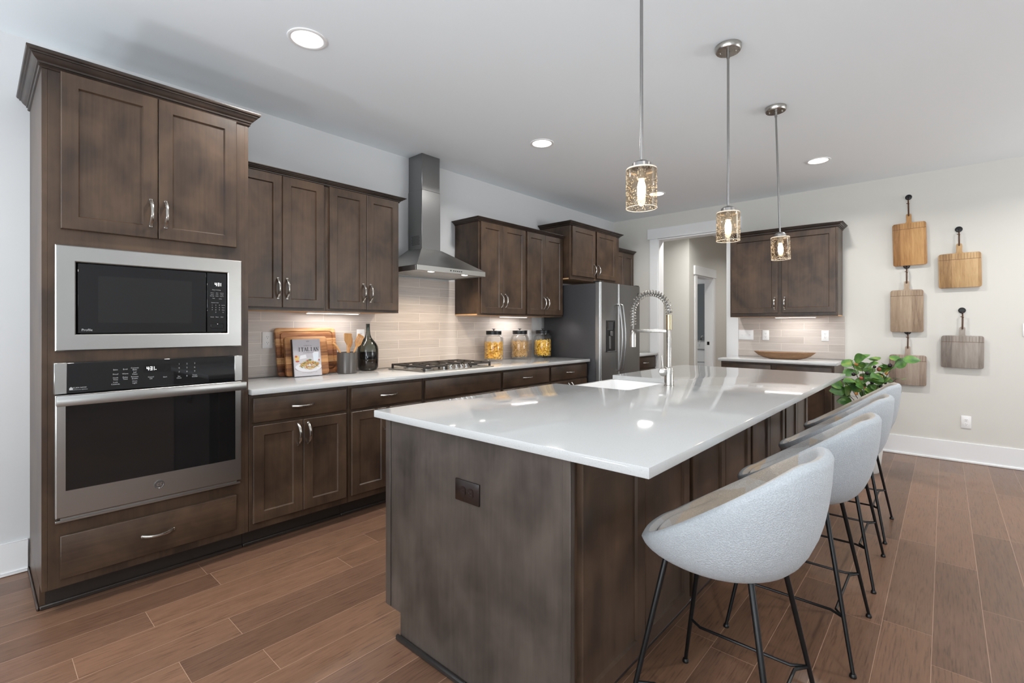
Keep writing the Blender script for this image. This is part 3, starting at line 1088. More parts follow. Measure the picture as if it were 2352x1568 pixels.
b = B()
b.box(-cw, cw, -cd, -0.011, 1.938, 2.45, 0.002); ch = b.done('lower_chimney', 'steel_c', t)
b = B(); b.box(-cw + 0.004, cw - 0.004, -cd + 0.004, -0.011, 2.45, CZ - 0.001, 0.002); b.done('upper_chimney', 'steel_c', t)
b = B()
for r in range(6):
    for k in range(7):
        y = -0.175 + k * 0.016 + (r % 2) * 0.006
        b.prism([(-cw - 0.0006, y, 1.975 + r * 0.014), (-cw - 0.0006, y + 0.006, 1.975 + r * 0.014), (-cw - 0.0006, y + 0.012, 1.986 + r * 0.014), (-cw - 0.0006, y + 0.006, 1.986 + r * 0.014)], (0.0004, 0, 0))
b.done('vent_slots', 'black', ch, smooth=False)
for x in (-0.185, 0.185):
    area('hood_beam', (x, -hd + 0.066, 1.706), (0, 0, 0), 0.05, 0.05, 3.6, (1, 0.82, 0.62), t, 140, 'DISK')

# ---- gas cooktop
t = thing('gas_cooktop', 'stainless gas cooktop with dark cast iron grates set in the counter', 'cooktop', (-3.187, 2.668, 0.914), 90)
b = B(); b.box(-0.378, 0.378, -0.244, 0.244, 0.0002, 0.008, 0.003, 2); b.box(-0.355, 0.355, -0.222, 0.225, 0.008, 0.0085); b.done('tray', 'steel', t)
for (x, y, r) in ((-0.25, -0.11, 0.040), (-0.25, 0.11, 0.048), (0.0, 0.07, 0.058), (0.25, 0.11, 0.04), (0.25, -0.11, 0.048)):
    b = B(); b.lathe([(r + 0.012, 0.0088), (r + 0.010, 0.016), (r, 0.018)], 20, (x, y, 0)); h = b.done('burner', 'steel', t)
    b = B(); b.lathe([(r * 0.8, 0.0182), (r * 0.8, 0.025), (r * 0.7, 0.027)], 20, (x, y, 0)); b.done('burner_cap', 'iron', h)
for x0, x1 in ((-0.365, -0.127), (-0.122, 0.122), (0.127, 0.365)):
    b = B()
    ya = -0.215 if abs(x0 + x1) > 0.1 else -0.10
    yb_ = 0.215
    zt = 0.046
    for (a0, a1, c0, c1) in ((x0, x1, ya, ya + 0.014), (x0, x1, yb_ - 0.014, yb_), (x0, x0 + 0.014, ya, yb_), (x1 - 0.014, x1, ya, yb_)):
        b.box(a0, a1, c0, c1, zt - 0.014, zt, 0.002)
    m = (x0 + x1) / 2
    for yy in ([-0.11, 0.11] if abs(m) > 0.05 else [0.07]):
        b.box(x0, m - 0.022, yy - 0.005, yy + 0.005, zt - 0.010, zt, 0.001); b.box(m + 0.022, x1, yy - 0.005, yy + 0.005, zt - 0.010, zt, 0.001)
        b.box(m - 0.005, m + 0.005, yy + 0.022, min(yy + 0.11, yb_), zt - 0.010, zt, 0.001); b.box(m - 0.005, m + 0.005, max(yy - 0.11, ya), yy - 0.022, zt - 0.010, zt, 0.001)
    b.box(x0, x1, (ya + yb_) / 2 - 0.005, (ya + yb_) / 2 + 0.005, zt - 0.010, zt, 0.001)
    for a in (x0 + 0.007, x1 - 0.007):
        for c in (ya + 0.007, yb_ - 0.007):
            b.box(a - 0.008, a + 0.008, c - 0.008, c + 0.008, 0.0087, zt - 0.002, 0.002)
    b.done('grate', 'iron', t)
for k in range(5):
    b = B()
    x, y = -0.12 + k * 0.06, -0.165 - 0.012 * (1 - abs(k - 2) / 2)
    b.lathe([(0.021, 0.0088), (0.021, 0.013), (0.016, 0.016), (0.0165, 0.034), (0.014, 0.036)], 18, (x, y, 0))
    b.box(x - 0.004, x + 0.004, y - 0.017, y + 0.017, 0.030, 0.040, 0.0015)
    b.done('knob', 'chrome', t)

# ---- refrigerator
t = thing('refrigerator', 'side-by-side stainless refrigerator with charcoal sides and door dispenser', 'refrigerator', (-2.82, 4.490, 0), 90)
b = B(); b.box(0, 0.908, 0, 0.70, 0.03, 1.735, 0.006, 2); b.done('body', 'fridge_side', t)
b = B(); b.box(0.03, 0.88, -0.05, 0.0, 0.0, 0.10, 0.003); b.box(0.03, 0.88, 0.03, 0.66, 0.0, 0.03); b.done('kick_grille', 'black', t)


def fdoor(name, x0, x1):
    b = B()
    yb, yf, r = -0.004, -0.070, 0.022
    sec = [(x0, yb)]
    for k in range(6):
        a = pi / 2 * k / 5
        sec.append((x0 + r - r * cos(a), yf + r - r * sin(a)))
    for k in range(6):
        a = pi / 2 * k / 5
        sec.append((x1 - r + r * sin(a), yf + r - r * cos(a)))
    sec.append((x1, yb))
    b.rings([[(x, y, z) for x, y in sec] for z in (0.105, 1.745)])
    return b.done(name, 'steel_v', t)


fd = fdoor('freezer_door', 0.001, 0.385)
gd = fdoor('fridge_door', 0.391, 0.907)
for dr, x in ((fd, 0.352), (gd, 0.424)):
    b = B()
    pts = [(x, -0.069, 0.765), (x, -0.100, 0.775)] + [(x, -0.105 - 0.030 * sin(pi * k / 10), 0.79 + 0.70 * k / 10) for k in range(11)] + [(x, -0.100, 1.505), (x, -0.069, 1.515)]
    b.tube(pts, 0.012, 10, up=(1, 0, 0), flat=0.9)
    b.done('handle', 'steel_v', dr)
dz0, dz1, dx0, dx1 = 0.982, 1.332, 0.112, 0.300
b = B(); b.box(dx0, dx1, -0.0745, -0.0695, dz0, dz1, 0.004); dp = b.done('water_dispenser', 'black', fd)
b = B(); b.box(dx0 + 0.012, dx1 - 0.012, -0.0765, -0.0745, 1.225, 1.318, 0.001); b.done('control_panel', 'blackglass', dp)
b = B(); b.box(dx0 + 0.07, dx1 - 0.07, -0.090, -0.0745, 1.16, 1.215, 0.005); b.box(dx0 + 0.05, dx0 + 0.09, -0.080, -0.0745, 1.02, 1.16, 0.003); b.done('paddle', plain('dispenser_grey', lin(92, 92, 92), 0.3), dp)
b = B(); b.box(dx0, dx1, -0.098, -0.0745, dz0, dz0 + 0.012, 0.003); b.done('drip_tray', plain('tray_grey', lin(70, 70, 70), 0.4), dp)
b = B()
b.rings([[(0.845 + r * cos(a), y, 1.648 + r * sin(a)) for a in [2 * pi * k / 24 for k in range(24)]] for r, y in ((0.017, -0.0698), (0.017, -0.0725), (0.014, -0.073))])
bd = b.done('badge', plain('fridge_badge', lin(92, 92, 92), 0.3, 0.8), gd)
b = B(); b.text('GE', 0.015, legend_mat(0.845, 1.648, -0.0735)); b.done('badge_lettering', 'chrome', bd, smooth=False)
b = B(); b.box(0.82, 0.905, -0.055, 0.03, 1.746, 1.758, 0.003); b.box(0.003, 0.088, -0.055, 0.03, 1.746, 1.758, 0.003); b.done('hinge_cover', 'black', t)
b = B(); b.box(0.002, 0.906, -0.003, 0.0, 0.11, 1.74); b.done('door_gasket', 'black', t)


# ------------------------------------------------------------------ outlets and switches
def plate(name, label, loc, rz, w=0.070, h=0.115, kind='duplex', mat='white_pl', slot='slot', gangs=1, sideways=False, group='outlets and switch plates'):
    t = thing(name, label, 'outlet' if 'outlet' in name else 'switch', loc, rz, group)
    b = B(); b.box(-w / 2, w / 2, -0.006, 0, -h / 2, h / 2, 0.0025, 2); b.done('cover_plate', mat, t)
    for g in range(gangs):
        cx = (g - (gangs - 1) / 2) * 0.046
        if kind == 'duplex':
            for s_ in (-1, 1):
                b = B()
                off = s_ * 0.0195
                c = (cx, off) if not sideways else (off, 0)
                n = 20
                ring = [(c[0] + 0.0165 * cos(2 * pi * k / n), c[1] + max(-0.0125, min(0.0125, 0.0165 * sin(2 * pi * k / n)))) for k in range(n)]
                if sideways:
                    ring = [(c[0] + (q[1] - c[1]), c[1] + (q[0] - c[0])) for q in ring]
                b.rings([[(q[0], y, q[1]) for q in ring] for y in (-0.0061, -0.0078)])
                f = b.done('socket', mat, t)
                b = B()
                for dx_, hh in ((-0.006, 0.008), (0.006, 0.0065)):
                    if sideways:
                        b.box(c[0] - 0.001, c[0] - 0.001 + hh, -0.0082, -0.0077, dx_ - 0.0011, dx_ + 0.0011)
                    else:
                        b.box(c[0] + dx_ - 0.0011, c[0] + dx_ + 0.0011, -0.0082, -0.0077, c[1] - 0.001, c[1] - 0.001 + hh)
                px, pz = (c[0] - 0.0075, c[1]) if sideways else (c[0], c[1] - 0.0075)
                b.rings([[(px + 0.0024 * cos(2 * pi * k / 10), y, pz + 0.0024 * sin(2 * pi * k / 10)) for k in range(10)] for y in (-0.0077, -0.0082)])
                b.done('slots', slot, f)
        else:
            b = B(); b.box(cx - 0.0055, cx + 0.0055, -0.0075, -0.006, -0.012, 0.012, 0.001); b.box(cx - 0.004, cx + 0.004, -0.016, -0.007, 0.0, 0.009, 0.001)
            b.done('toggle', mat, t)
    b = B()
    if kind == 'duplex':
        b.lathe([(0.003, 0), (0.002, 0.0012)], 10)
        bmesh.ops.rotate(b.b, cent=(0, 0, 0), matrix=Matrix.Rotation(pi / 2, 3, 'X'), verts=b.b.verts)
        bmesh.ops.translate(b.b, vec=(0, -0.006, 0), verts=b.b.verts)
        b.done('screw', mat, t)
    else:
        b.b.free()
    return t


plate('outlet', 'white outlet on the tile left of the leaning cutting boards', (WX + 0.0092, 1.378, 1.172), 90)
plate('outlet', 'white outlet on the tile behind the spatulas and smoky bottle', (WX + 0.0092, 2.106, 1.185), 90)
plate('outlet', 'white outlet on the tile behind the middle pasta jar', (WX + 0.0092, 4.262, 1.165), 90)
plate('light_switch', 'wide white triple switch plate at the doorway edge of the nook tile', (-1.768, BY - 0.0092, 1.165), 0, w=0.165, kind='switch', gangs=3)
plate('outlet', 'white outlet on the nook tile beside the triple switch plate', (-1.553, BY - 0.0092, 1.165), 0)
plate('outlet', 'white outlet on the nook tile just above the right end of the wooden bowl', (-0.965, BY - 0.0092, 1.165), 0)
plate('outlet', 'white outlet low on the bare wall above the baseboard', (0.148, BY - 0.0002, 0.375), 0)
plate('light_switch', 'white switch plate on the bare wall beyond the hanging boards', (0.545, BY - 0.0002, 1.235), 0, kind='switch')

# ------------------------------------------------------------------ island
IX0, IX1, IY0, IY1 = -1.738, -0.807, 1.155, 4.325
t = thing('island_cabinet', 'long dark kitchen island base below the white island countertop', 'island', (0, 0, 0), 0)
b = B(); b.box(IX0, IX1, IY0 + 0.018, IY1, 0.112, 0.883)
SY0, SY1 = 2.36, 3.16
b.b.free(); b = B()
# body walls with a bay left open for the apron sink
b.box(IX0, IX1, IY0 + 0.018, SY0 - 0.012, 0.112, 0.883)
b.box(IX0, IX1, SY1 + 0.012, IY1, 0.112, 0.883)
b.box(-1.255, IX1, SY0 - 0.012, SY1 + 0.012, 0.112, 0.883)
b.box(IX0, -1.255, SY0 - 0.012, SY1 + 0.012, 0.112, 0.60)
b.done('body', 'wood', t)
b = B()
b.prism([(IX0 - 0.002, IY0, 0.883), (IX1 + 0.001, IY0, 0.883), (IX1 + 0.001, IY0, 0.0), (IX0 + 0.095, IY0, 0.0), (IX0 + 0.095, IY0, 0.108), (IX0 - 0.002, IY0, 0.108)], (0, 0.018, 0))
b.box(IX0 - 0.004, IX0 + 0.030, IY0 - 0.004, IY0, 0.112, 0.883, 0.001)
b.box(IX1 - 0.026, IX1 + 0.002, IY0 - 0.005, IY0, 0.0, 0.883, 0.0015)
b.done('end_panel', stained('stained_wood_panel', (60, 60, 4), lin(46, 40, 36), lin(84, 75, 69), 0.36), t)
b = B()
b.box(IX0 + 0.095, IX1 - 0.075, IY0 + 0.02, IY1 - 0.02, 0.0, 0.111)
b.done('toe_kick', 'toe', t)
b = B(); b.box(IX0 + 0.080, IX1 + 0.006, IY0 - 0.016, IY0, 0, 0.022, 0.005); b.box(IX1 - 0.0745, IX1 - 0.060, IY0 + 0.02, IY1 - 0.02, 0, 0.018, 0.004)
b.done('shoe_molding', plain('shoe_molding_dark', lin(40, 37, 36), 0.35), t)
# doors on the seating side: local frame x along y, front facing +X
it = thing('tmp', 'x', 'x'); bpy.data.objects.remove(it)


def side_door(y0, y1):
    b = shaker(y0, y1, 0.128, 0.866, 0.0)
    bmesh.ops.transform(b.b, matrix=Matrix.Translation((IX1, 0, 0)) @ Matrix.Rotation(pi / 2, 4, 'Z'), verts=b.b.verts)
    b.done('door', 'wood', t)


ys = [IY0 + 0.032, 2.0, 2.845, 3.60, 4.315]
for i in range(4):
    a, c = ys[i] + (0.0 if i == 0 else 0.022), ys[i + 1] - 0.018
    m = (a + c) / 2
    side_door(a, m - 0.0015); side_door(m + 0.0015, c)
# kitchen side doors (barely seen past the counter edge)
def left_door(y0, y1, z0=0.128, z1=0.866):
    b = shaker(-y1, -y0, z0, z1, 0.0)
    bmesh.ops.transform(b.b, matrix=Matrix.Translation((IX0, 0, 0)) @ Matrix.Rotation(-pi / 2, 4, 'Z'), verts=b.b.verts)
    b.done('door', 'wood', t)


for y0, y1 in ((1.21, 1.76), (1.78, 2.32), (3.20, 3.74), (3.76, 4.29)):
    left_door(y0, y1)
for y0, y1 in ((2.37, 2.758), (2.762, 3.15)):
    left_door(y0, y1, 0.128, 0.585)

plate('outlet', 'dark brown outlet mounted sideways on the island end panel', (-1.243, IY0 - 0.0002, 0.690), 0, w=0.122, h=0.076, mat='bronze', slot='black', sideways=True)

# island countertop with the sink cut-out
CX0, CX1, CY0, CY1 = -1.800, -0.553, 1.132, 4.350
b = B()
KX, KY0, KY1 = -1.300, 2.415, 3.105
z0, z1 = 0.884, 0.914
t2 = bmesh.new()
out2 = [(CX0, CY0), (CX1, CY0), (CX1, CY1), (CX0, CY1), (CX0, KY1), (KX - 0.03, KY1), (KX - 0.009, KY1 - 0.009), (KX, KY1 - 0.03), (KX, KY0 + 0.03), (KX - 0.009, KY0 + 0.009), (KX - 0.03, KY0), (CX0, KY0)]
bot = [t2.verts.new((x, y, z0)) for x, y in out2]
top = [t2.verts.new((x, y, z1)) for x, y in out2]
t2.faces.new(bot[::-1]); t2.faces.new(top)
for i in range(len(out2)):
    j = (i + 1) % len(out2)
    t2.faces.new((bot[i], bot[j], top[j], top[i]))
bmesh.ops.bevel(t2, geom=[e for e in t2.edges if abs(e.verts[0].co.z - e.verts[1].co.z) < 1e-6], offset=0.003, segments=2, profile=0.5, affect='EDGES')
b.merge(t2)
tag(b.done('island_countertop', 'quartz'), 'large white quartz island countertop with the sink cut into it', 'countertop')

# apron-front sink
t = thing('farmhouse_sink', 'white apron-front sink set into the island countertop', 'sink', (0, 0, 0))
b = B()
sx0, sx1, sy0, sy1 = -1.812, -1.290, 2.385, 3.135
zt, zb, wl = 0.8832, 0.64, 0.028
def rr(x0, x1, y0, y1, z, r=0.03, n=5):
    pts = []
    for cx, cy, a0 in ((x1 - r, y1 - r, 0), (x0 + r, y1 - r, 90), (x0 + r, y0 + r, 180), (x1 - r, y0 + r, 270)):
        for k in range(n):
            a = radians(a0 + 90 * k / (n - 1))
            pts.append((cx + r * cos(a), cy + r * sin(a), z))
    return pts
b.rings([rr(sx0, sx1, sy0, sy1, zb, 0.012), rr(sx0, sx1, sy0, sy1, zt - 0.004, 0.012), rr(sx0 + 0.004, sx1 - 0.004, sy0 + 0.004, sy1 - 0.004, zt, 0.012),
         rr(sx0 + wl, sx1 - wl, sy0 + wl, sy1 - wl, zt, 0.035), rr(sx0 + wl + 0.004, sx1 - wl - 0.004, sy0 + wl + 0.004, sy1 - wl - 0.004, zt - 0.006, 0.035),
         rr(sx0 + wl + 0.012, sx1 - wl - 0.012, sy0 + wl + 0.012, sy1 - wl - 0.012, zb + 0.05, 0.04),
         rr(sx0 + wl + 0.04, sx1 - wl - 0.04, sy0 + wl + 0.04, sy1 - wl - 0.04, zb + 0.022, 0.05)])
b.done('basin', 'porcelain', t)
b = B(); b.lathe([(0.045, zb + 0.0225), (0.042, zb + 0.026), (0.02, zb + 0.0235)], 20, (-1.50, 2.76, 0)); b.done('drain', 'steel', t)

# spring faucet
t = thing('spring_faucet', 'tall brushed nickel spring-neck faucet on the island beside the sink', 'faucet', (-1.222, 2.762, 0.914))
b = B(); b.lathe([(0.029, 0.0), (0.029, 0.004), (0.027, 0.006), (0.027, 0.108), (0.025, 0.111), (0.015, 0.112)], 28); b.done('base', 'nickel', t)
b = B(); b.lathe([(0.0142, 0.1125), (0.0142, 0.332), (0.013, 0.334)], 20); b.done('column', 'nickel', t)
b = B()
prof = [(0.0155, 0.335)]
for k in range(12):
    z = 0.335 + k * 0.0074
    prof += [(0.0175, z + 0.001), (0.0175, z + 0.0052), (0.0148, z + 0.0058), (0.0148, z + 0.0072)]
b.lathe(prof, 20); b.done('ribbed_sleeve', plain('champagne_metal', lin(196, 176, 142), 0.25, 1.0), t)
# spring neck: an arch from the sleeve over to the spray head
def neck(u):
    # u 0..1 along: rise, arch, fall towards the sink (-x)
    R = 0.117
    L1, L2, L3 = 0.015, pi * R, 0.085
    s_ = u * (L1 + L2 + L3)
    if s_ < L1:
        return Vector((0, 0, 0.425 + s_))
    s_ -= L1
    if s_ < L2:
        a = s_ / R
        return Vector((-R + R * cos(a), 0, 0.44 + R * sin(a)))
    s_ -= L2
    return Vector((-2 * R, 0, 0.44 - s_))
b = B(); b.tube([neck(k / 30) for k in range(31)] + [Vector((-0.236, 0, 0.318))], 0.0065, 8, up=(0, 1, 0)); b.done('hose', plain('hose_grey', lin(120, 118, 114), 0.4, 0.5), t)
b = B()
turns, N = 27, 27 * 10
pts = []
for k in range(N + 1):
    u = k / N
    p0 = neck(u); d = (neck(min(1, u + 0.004)) - neck(max(0, u - 0.004))).normalized()
    sd = Vector((0, 1, 0)); n2 = d.cross(sd)
    a = 2 * pi * turns * u
    pts.append(p0 + (sd * cos(a) + n2 * sin(a)) * 0.0185)
b.tube(pts, 0.0027, 5); b.done('spring', 'nickel', t)
b = B(); b.lathe([(0.012, 0.318), (0.0155, 0.312), (0.0155, 0.327), (0.019, 0.245 + 0.085), (0.019, 0.242)][:0] or [(0.010, 0.330), (0.016, 0.318), (0.018, 0.300), (0.018, 0.226), (0.015, 0.224)], 22, (-0.234, 0, 0)); b.done('spray_head', 'nickel', t)
b = B(); b.box(-0.250, -0.012, -0.009, 0.009, 0.316, 0.336, 0.004, 2); b.done('docking_arm', 'nickel', t)
b = B()
ax = Vector((0.45, -0.89, 0)).normalized()          # the round mixer body sits beside the base, its face turned to the room
pv = Vector((0.89, 0.45, 0)).normalized()
ctr = Vector((-0.027, -0.022, 0.083))
b.rings([[ctr + ax * q + pv * (r * cos(a)) + Vector((0, 0, r * sin(a))) for a in [2 * pi * k / 24 for k in range(24)]] for q, r in ((-0.016, 0.022), (-0.014, 0.0245), (0.016, 0.0245), (0.018, 0.022))])
b.tube([ctr + Vector((0, 0, 0.022)), ctr + Vector((-0.003, -0.002, 0.060)), ctr + Vector((-0.006, -0.004, 0.098))], [0.0048, 0.0042, 0.0034], 10)
b.done('lever_handle', 'nickel', t)


# ------------------------------------------------------------------ bar stools (seat faces -x, the back is at +x)
def rim(a):
    """rim radius, height by plan angle (0 = back, pi = front)"""
    c = cos(a)
    ex = 0.283 if c > 0 else 0.230
    ey = 0.262
    n = 2.35
    r = 1.0 / ((abs(c) / ex) ** n + (abs(sin(a)) / ey) ** n) ** (1 / n)
    x = r * c
    f = max(0.0, min(1.0, (x + 0.215) / 0.47))
    z = 0.618 + 0.293 * (f ** 1.05)
    return r, z


def stool():
    t = thing('bar_stool', 'x', 'stool', (0, 0, 0), 0, 'bar stools at the island')
    NA = 56
    outer, lining = [], []
    for k in range(NA):
        a = 2 * pi * k / NA
        R, zr = rim(a)
        rb = 0.165 + 0.030 * abs(sin(a))
        col = []
        for u in (0.0, 0.35, 0.7, 0.9):
            col.append((rb * u, 0.566 + 0.003 * u * u))
        P0, P1, P2 = (rb, 0.571), (max(rb + 0.012, R * 0.96), 0.575 + 0.10 * (zr - 0.585)), (R, zr - 0.014)
        for k2 in range(0, 9):
            u = k2 / 8
            col.append(tuple((1 - u) ** 2 * P0[i] + 2 * u * (1 - u) * P1[i] + u * u * P2[i] for i in (0, 1)))
        th = 0.042
        for q in (0.25, 0.5):
            an = pi * q
            col.append((R - th / 2 + th / 2 * cos(an), zr - 0.014 + 0.016 * sin(an)))
        outer.append([(r * cos(a), r * sin(a), z) for r, z in col])
        lin_ = [(R - th / 2, zr + 0.002), (R - th * 0.85, zr - 0.003), (R - th, zr - 0.016)]
        ri, zi = R - th, zr - 0.016
        rs = 0.165 + 0.012 * abs(sin(a))
        rs = min(rs, ri - 0.004)
        Q0, Q1, Q2 = (ri, zi), (ri - (ri - rs) * 0.25, 0.652 + 0.1 * (zi - 0.635)), (rs, 0.656)
        zseat = min(0.640, zi)
        Q2 = (rs, zseat - 0.002)
        for k2 in range(1, 8):
            u = k2 / 7
            lin_.append(tuple((1 - u) ** 2 * Q0[i] + 2 * u * (1 - u) * Q1[i] + u * u * Q2[i] for i in (0, 1)))
        lin_ += [(rs * 0.6, zseat - 0.006), (rs * 0.2, 0.632)]
        lining.append([(r * cos(a), r * sin(a), z) for r, z in lin_])

    def skin(cols, name, mat, drop_first):
        b = B()
        n = len(cols[0])
        V = [[None] * n for _ in cols]
        c0 = None
        for i, cl in enumerate(cols):
            for j, p in enumerate(cl):
                if drop_first and j == 0:
                    if c0 is None:
                        c0 = b.b.verts.new((0, 0, p[2]))
                    V[i][j] = c0
                else:
                    V[i][j] = b.b.verts.new(p)
        for i in range(len(cols)):
            i2 = (i + 1) % len(cols)
            for j in range(n - 1):
                q = [V[i][j], V[i2][j], V[i2][j + 1], V[i][j + 1]]
                q = list(dict.fromkeys(q))
                b.b.faces.new(q)
        if not drop_first:
            b.b.faces.new([V[i][n - 1] for i in range(len(cols))])
        return b.done(name, mat, t, angle=1.6)
    skin(outer, 'shell', 'fabric', True)
    skin(lining, 'seat_lining', 'patch', False)
    FX, FY, TX, TYY = 0.220, 0.243, 0.1147, 0.145
    ZF = 0.19
    at = {}
    for sx in (-1, 1):
        for sy in (-1, 1):
            topp = Vector((sx * TX, sy * TYY, 0.600)); foot = Vector((sx * FX, sy * FY, 0.012))
            knee = topp.lerp(foot, 0.05)
            b = B(); b.tube([Vector((sx * TX * 0.6, sy * TYY * 0.7, 0.604)), topp + Vector((-sx * 0.015, -sy * 0.012, -0.002)), knee, topp.lerp(foot, 0.5), foot], [0.0085, 0.0085, 0.0088, 0.0082, 0.0066], 10)
            lg = b.done('leg', 'blackmetal', t)
            b = B(); b.lathe([(0.0105, 0.0), (0.012, 0.003), (0.011, 0.009), (0.0085, 0.014)], 14, (foot.x, foot.y, 0)); b.done('rubber_foot', 'rubber', lg)
            at[sx, sy] = topp.lerp(foot, (0.600 - ZF) / 0.588)
    i = 0.030
    def bar(p, q, inw):
        p, q = Vector(p), Vector(q)
        d = (q - p).normalized()
        inw = Vector(inw) * i
        b = B(); b.tube([p, p + d * 0.045 + inw, q - d * 0.045 + inw, q], 0.0052, 8); b.done('footrest_bar', 'blackmetal', t)
    bar(at[-1, -1], at[1, -1], (0, 1, 0)); bar(at[-1, 1], at[1, 1], (0, -1, 0))
    bar(at[1, -1], at[1, 1], (-1, 0, 0))
    return t


SPOTS = [(-0.510, 1.555), (-0.467, 2.365), (-0.472, 3.100), (-0.480, 3.790)]
LAB = ['pale grey bucket bar stool nearest us, at the front corner of the island', 'pale grey bucket bar stool standing second from the front along the island',
       'pale grey bucket bar stool standing third from the front along the island', 'pale grey bucket bar stool at the far end of the island, before the leafy branches']
st0 = stool()
for i, (x, y) in enumerate(SPOTS):
    if i == 0:
        st0.location = (x, y, 0); st0['label'] = LAB[0]
    else:
        dup(st0, (x, y, 0), 0, LAB[i])


# ------------------------------------------------------------------ pendants and downlights
M_ROD = brushed('satin_nickel_rod', lin(150, 148, 146), 0.3, (60, 60, 60))


def pendant():
    t = thing('pendant_light', 'x', 'pendant light', (0, 0, 0), 0, 'glass pendants above the island')
    b = B(); b.lathe([(0.066, 0.0), (0.066, -0.022), (0.060, -0.030), (0.030, -0.031)], 32); c = b.done('ceiling_canopy', 'nickel', t)
    b = B()
    for sx in (-1, 1):
        b.lathe([(0.0045, -0.0305), (0.004, -0.037)], 10, (sx * 0.036, sx * 0.012, 0))
    b.done('screw', 'nickel', c)
    b = B(); b.lathe([(0.0085, -0.031), (0.0085, -0.065), (0.0062, -0.067), (0.0062, -0.862)], 12); b.done('rod', M_ROD, t)
    b = B(); b.lathe([(0.012, -0.855), (0.026, -0.860), (0.036, -0.868), (0.037, -0.884), (0.034, -0.8842)], 28); h = b.done('shade_cap', M_ROD, t)
    b = B(); b.lathe([(0.018, -0.885), (0.018, -0.916), (0.022, -0.924), (0.022, -0.930)], 20); b.done('bulb_socket', 'nickel', t)
    ro, ri, zt, zb = 0.059, 0.0565, -0.885, -1.040
    b = B(); b.lathe([(0.024, zt - 0.001), (0.052, zt - 0.001), (ro - 0.002, zt - 0.003), (ro, zt - 0.008), (ro, zb), (ri, zb), (ri, zt - 0.01), (0.05, zt - 0.004), (0.024, zt - 0.004)], 40, cap=False)
    rb_ = random.Random(5)
    b.mi = 1
    for r0, r1 in ((ro + 0.0002, ri - 0.0002),):
        b.lathe([(r0, zb + 0.0012), (r0, zb - 0.0008), (r1, zb - 0.0008), (r1, zb + 0.0012)], 40, cap=False)
    b.lathe([(ro - 0.0018, zt - 0.0024), (ro + 0.0002, zt - 0.0085)], 40, cap=False)
    for k in range(420):
        a, z = rb_.uniform(0, 2 * pi), zb + 0.005 + (zt - zb - 0.016) * rb_.random() ** 1.25
        q = bmesh.new(); bmesh.ops.create_icosphere(q, subdivisions=1, radius=rb_.choice((0.0009, 0.0012, 0.0016)))
        b.merge(q, Matrix.Translation((0.0578 * cos(a), 0.0578 * sin(a), z)) @ Matrix.Diagonal((1, 1, rb_.uniform(1, 2.2), 1)))
    b.done('glass_shade', ['clearshade', 'seedbubble'], t)
    b = B(); b.lathe([(0.010, -0.930), (0.012, -0.940), (0.0155, -0.955), (0.0155, -0.985), (0.012, -0.999), (0.004, -1.005)], 18); b.done('bulb', 'bulb', t)
    return t


p0 = pendant()
PL = ['seeded glass pendant nearest us, its ceiling canopy out of sight', 'middle seeded glass pendant above the island', 'farthest seeded glass pendant, before the nook cabinet']
for i, y in enumerate((1.725, 2.692, 3.664)):
    o = p0 if i == 0 else dup(p0, (0, 0, 0))
    o.location = (-0.862 - (0.012 if i == 0 else 0), y, CZ)
    o['label'] = PL[i]
    if i == 2:
        o.rotation_euler = (radians(1.3), radians(-1.5), 0)


def downlight():
    t = thing('recessed_downlight', 'x', 'downlight', (0, 0, 0), 0, 'recessed downlights')
    b = B(); b.lathe([(0.097, 0.0), (0.097, -0.004), (0.090, -0.007), (0.078, -0.004), (0.076, -0.0005)], 36, cap=False); b.done('trim_ring', 'white_pl', t)
    b = B(); b.lathe([(0.0, -0.0015), (0.0765, -0.0015)], 36, cap=False); b.done('lens', 'glow_w', t)
    return t


d0 = downlight()
area('downlight_beam', (0, 0, -0.012), (0, 0, 0), 0.15, 0.15, 17, (1, 0.975, 0.94), d0, 150, 'DISK')
DL = [(-2.472, 1.16, 'recessed downlight closest to the oven tower, largest in view'), (-2.455, 3.105, 'recessed downlight in front of the range hood chimney'),
      (-2.43, 5.16, 'recessed downlight half hidden by the nearest pendant shade'), (-0.852, 5.10, 'recessed downlight near the nook, beside the farthest pendant'),
      (-2.47, -0.9, None), (0.9, 3.1, None), (0.9, 0.6, None), (0.9, 5.1, None), (-2.45, 6.66, None), (-1.7, 8.7, None), (-4.2, 8.3, None)]  # last three are added, unseen, to light the hallway and bathroom
for i, (x, y, lb) in enumerate(DL):
    o = d0 if i == 0 else dup(d0, (0, 0, 0))
    o.location = (x, y, CZ)
    o['label'] = lb or 'assumed recessed ceiling downlight out of the picture'

# ------------------------------------------------------------------ low bowl uplighters added unseen behind the camera to brighten the ceiling
def uplighter():
    t = thing('ceiling_fill_uplighter', 'x', 'fill lamp', (0, 0, 0), 0, 'added ceiling fill lamps')
    b = B(); b.lathe([(0.0, 0.0), (0.17, 0.0), (0.17, 0.015), (0.03, 0.03), (0.0, 0.03)], 32, cap=False); b.done('base', 'nickel', t)
    b = B(); b.lathe([(0.016, 0.03), (0.016, 0.44)], 16); b.done('pole', 'nickel', t)
    b = B(); b.lathe([(0.02, 0.44), (0.14, 0.46), (0.27, 0.55), (0.275, 0.55), (0.14, 0.45), (0.03, 0.435)], 32, cap=False); b.done('bowl_shade', 'trim', t)
    return t


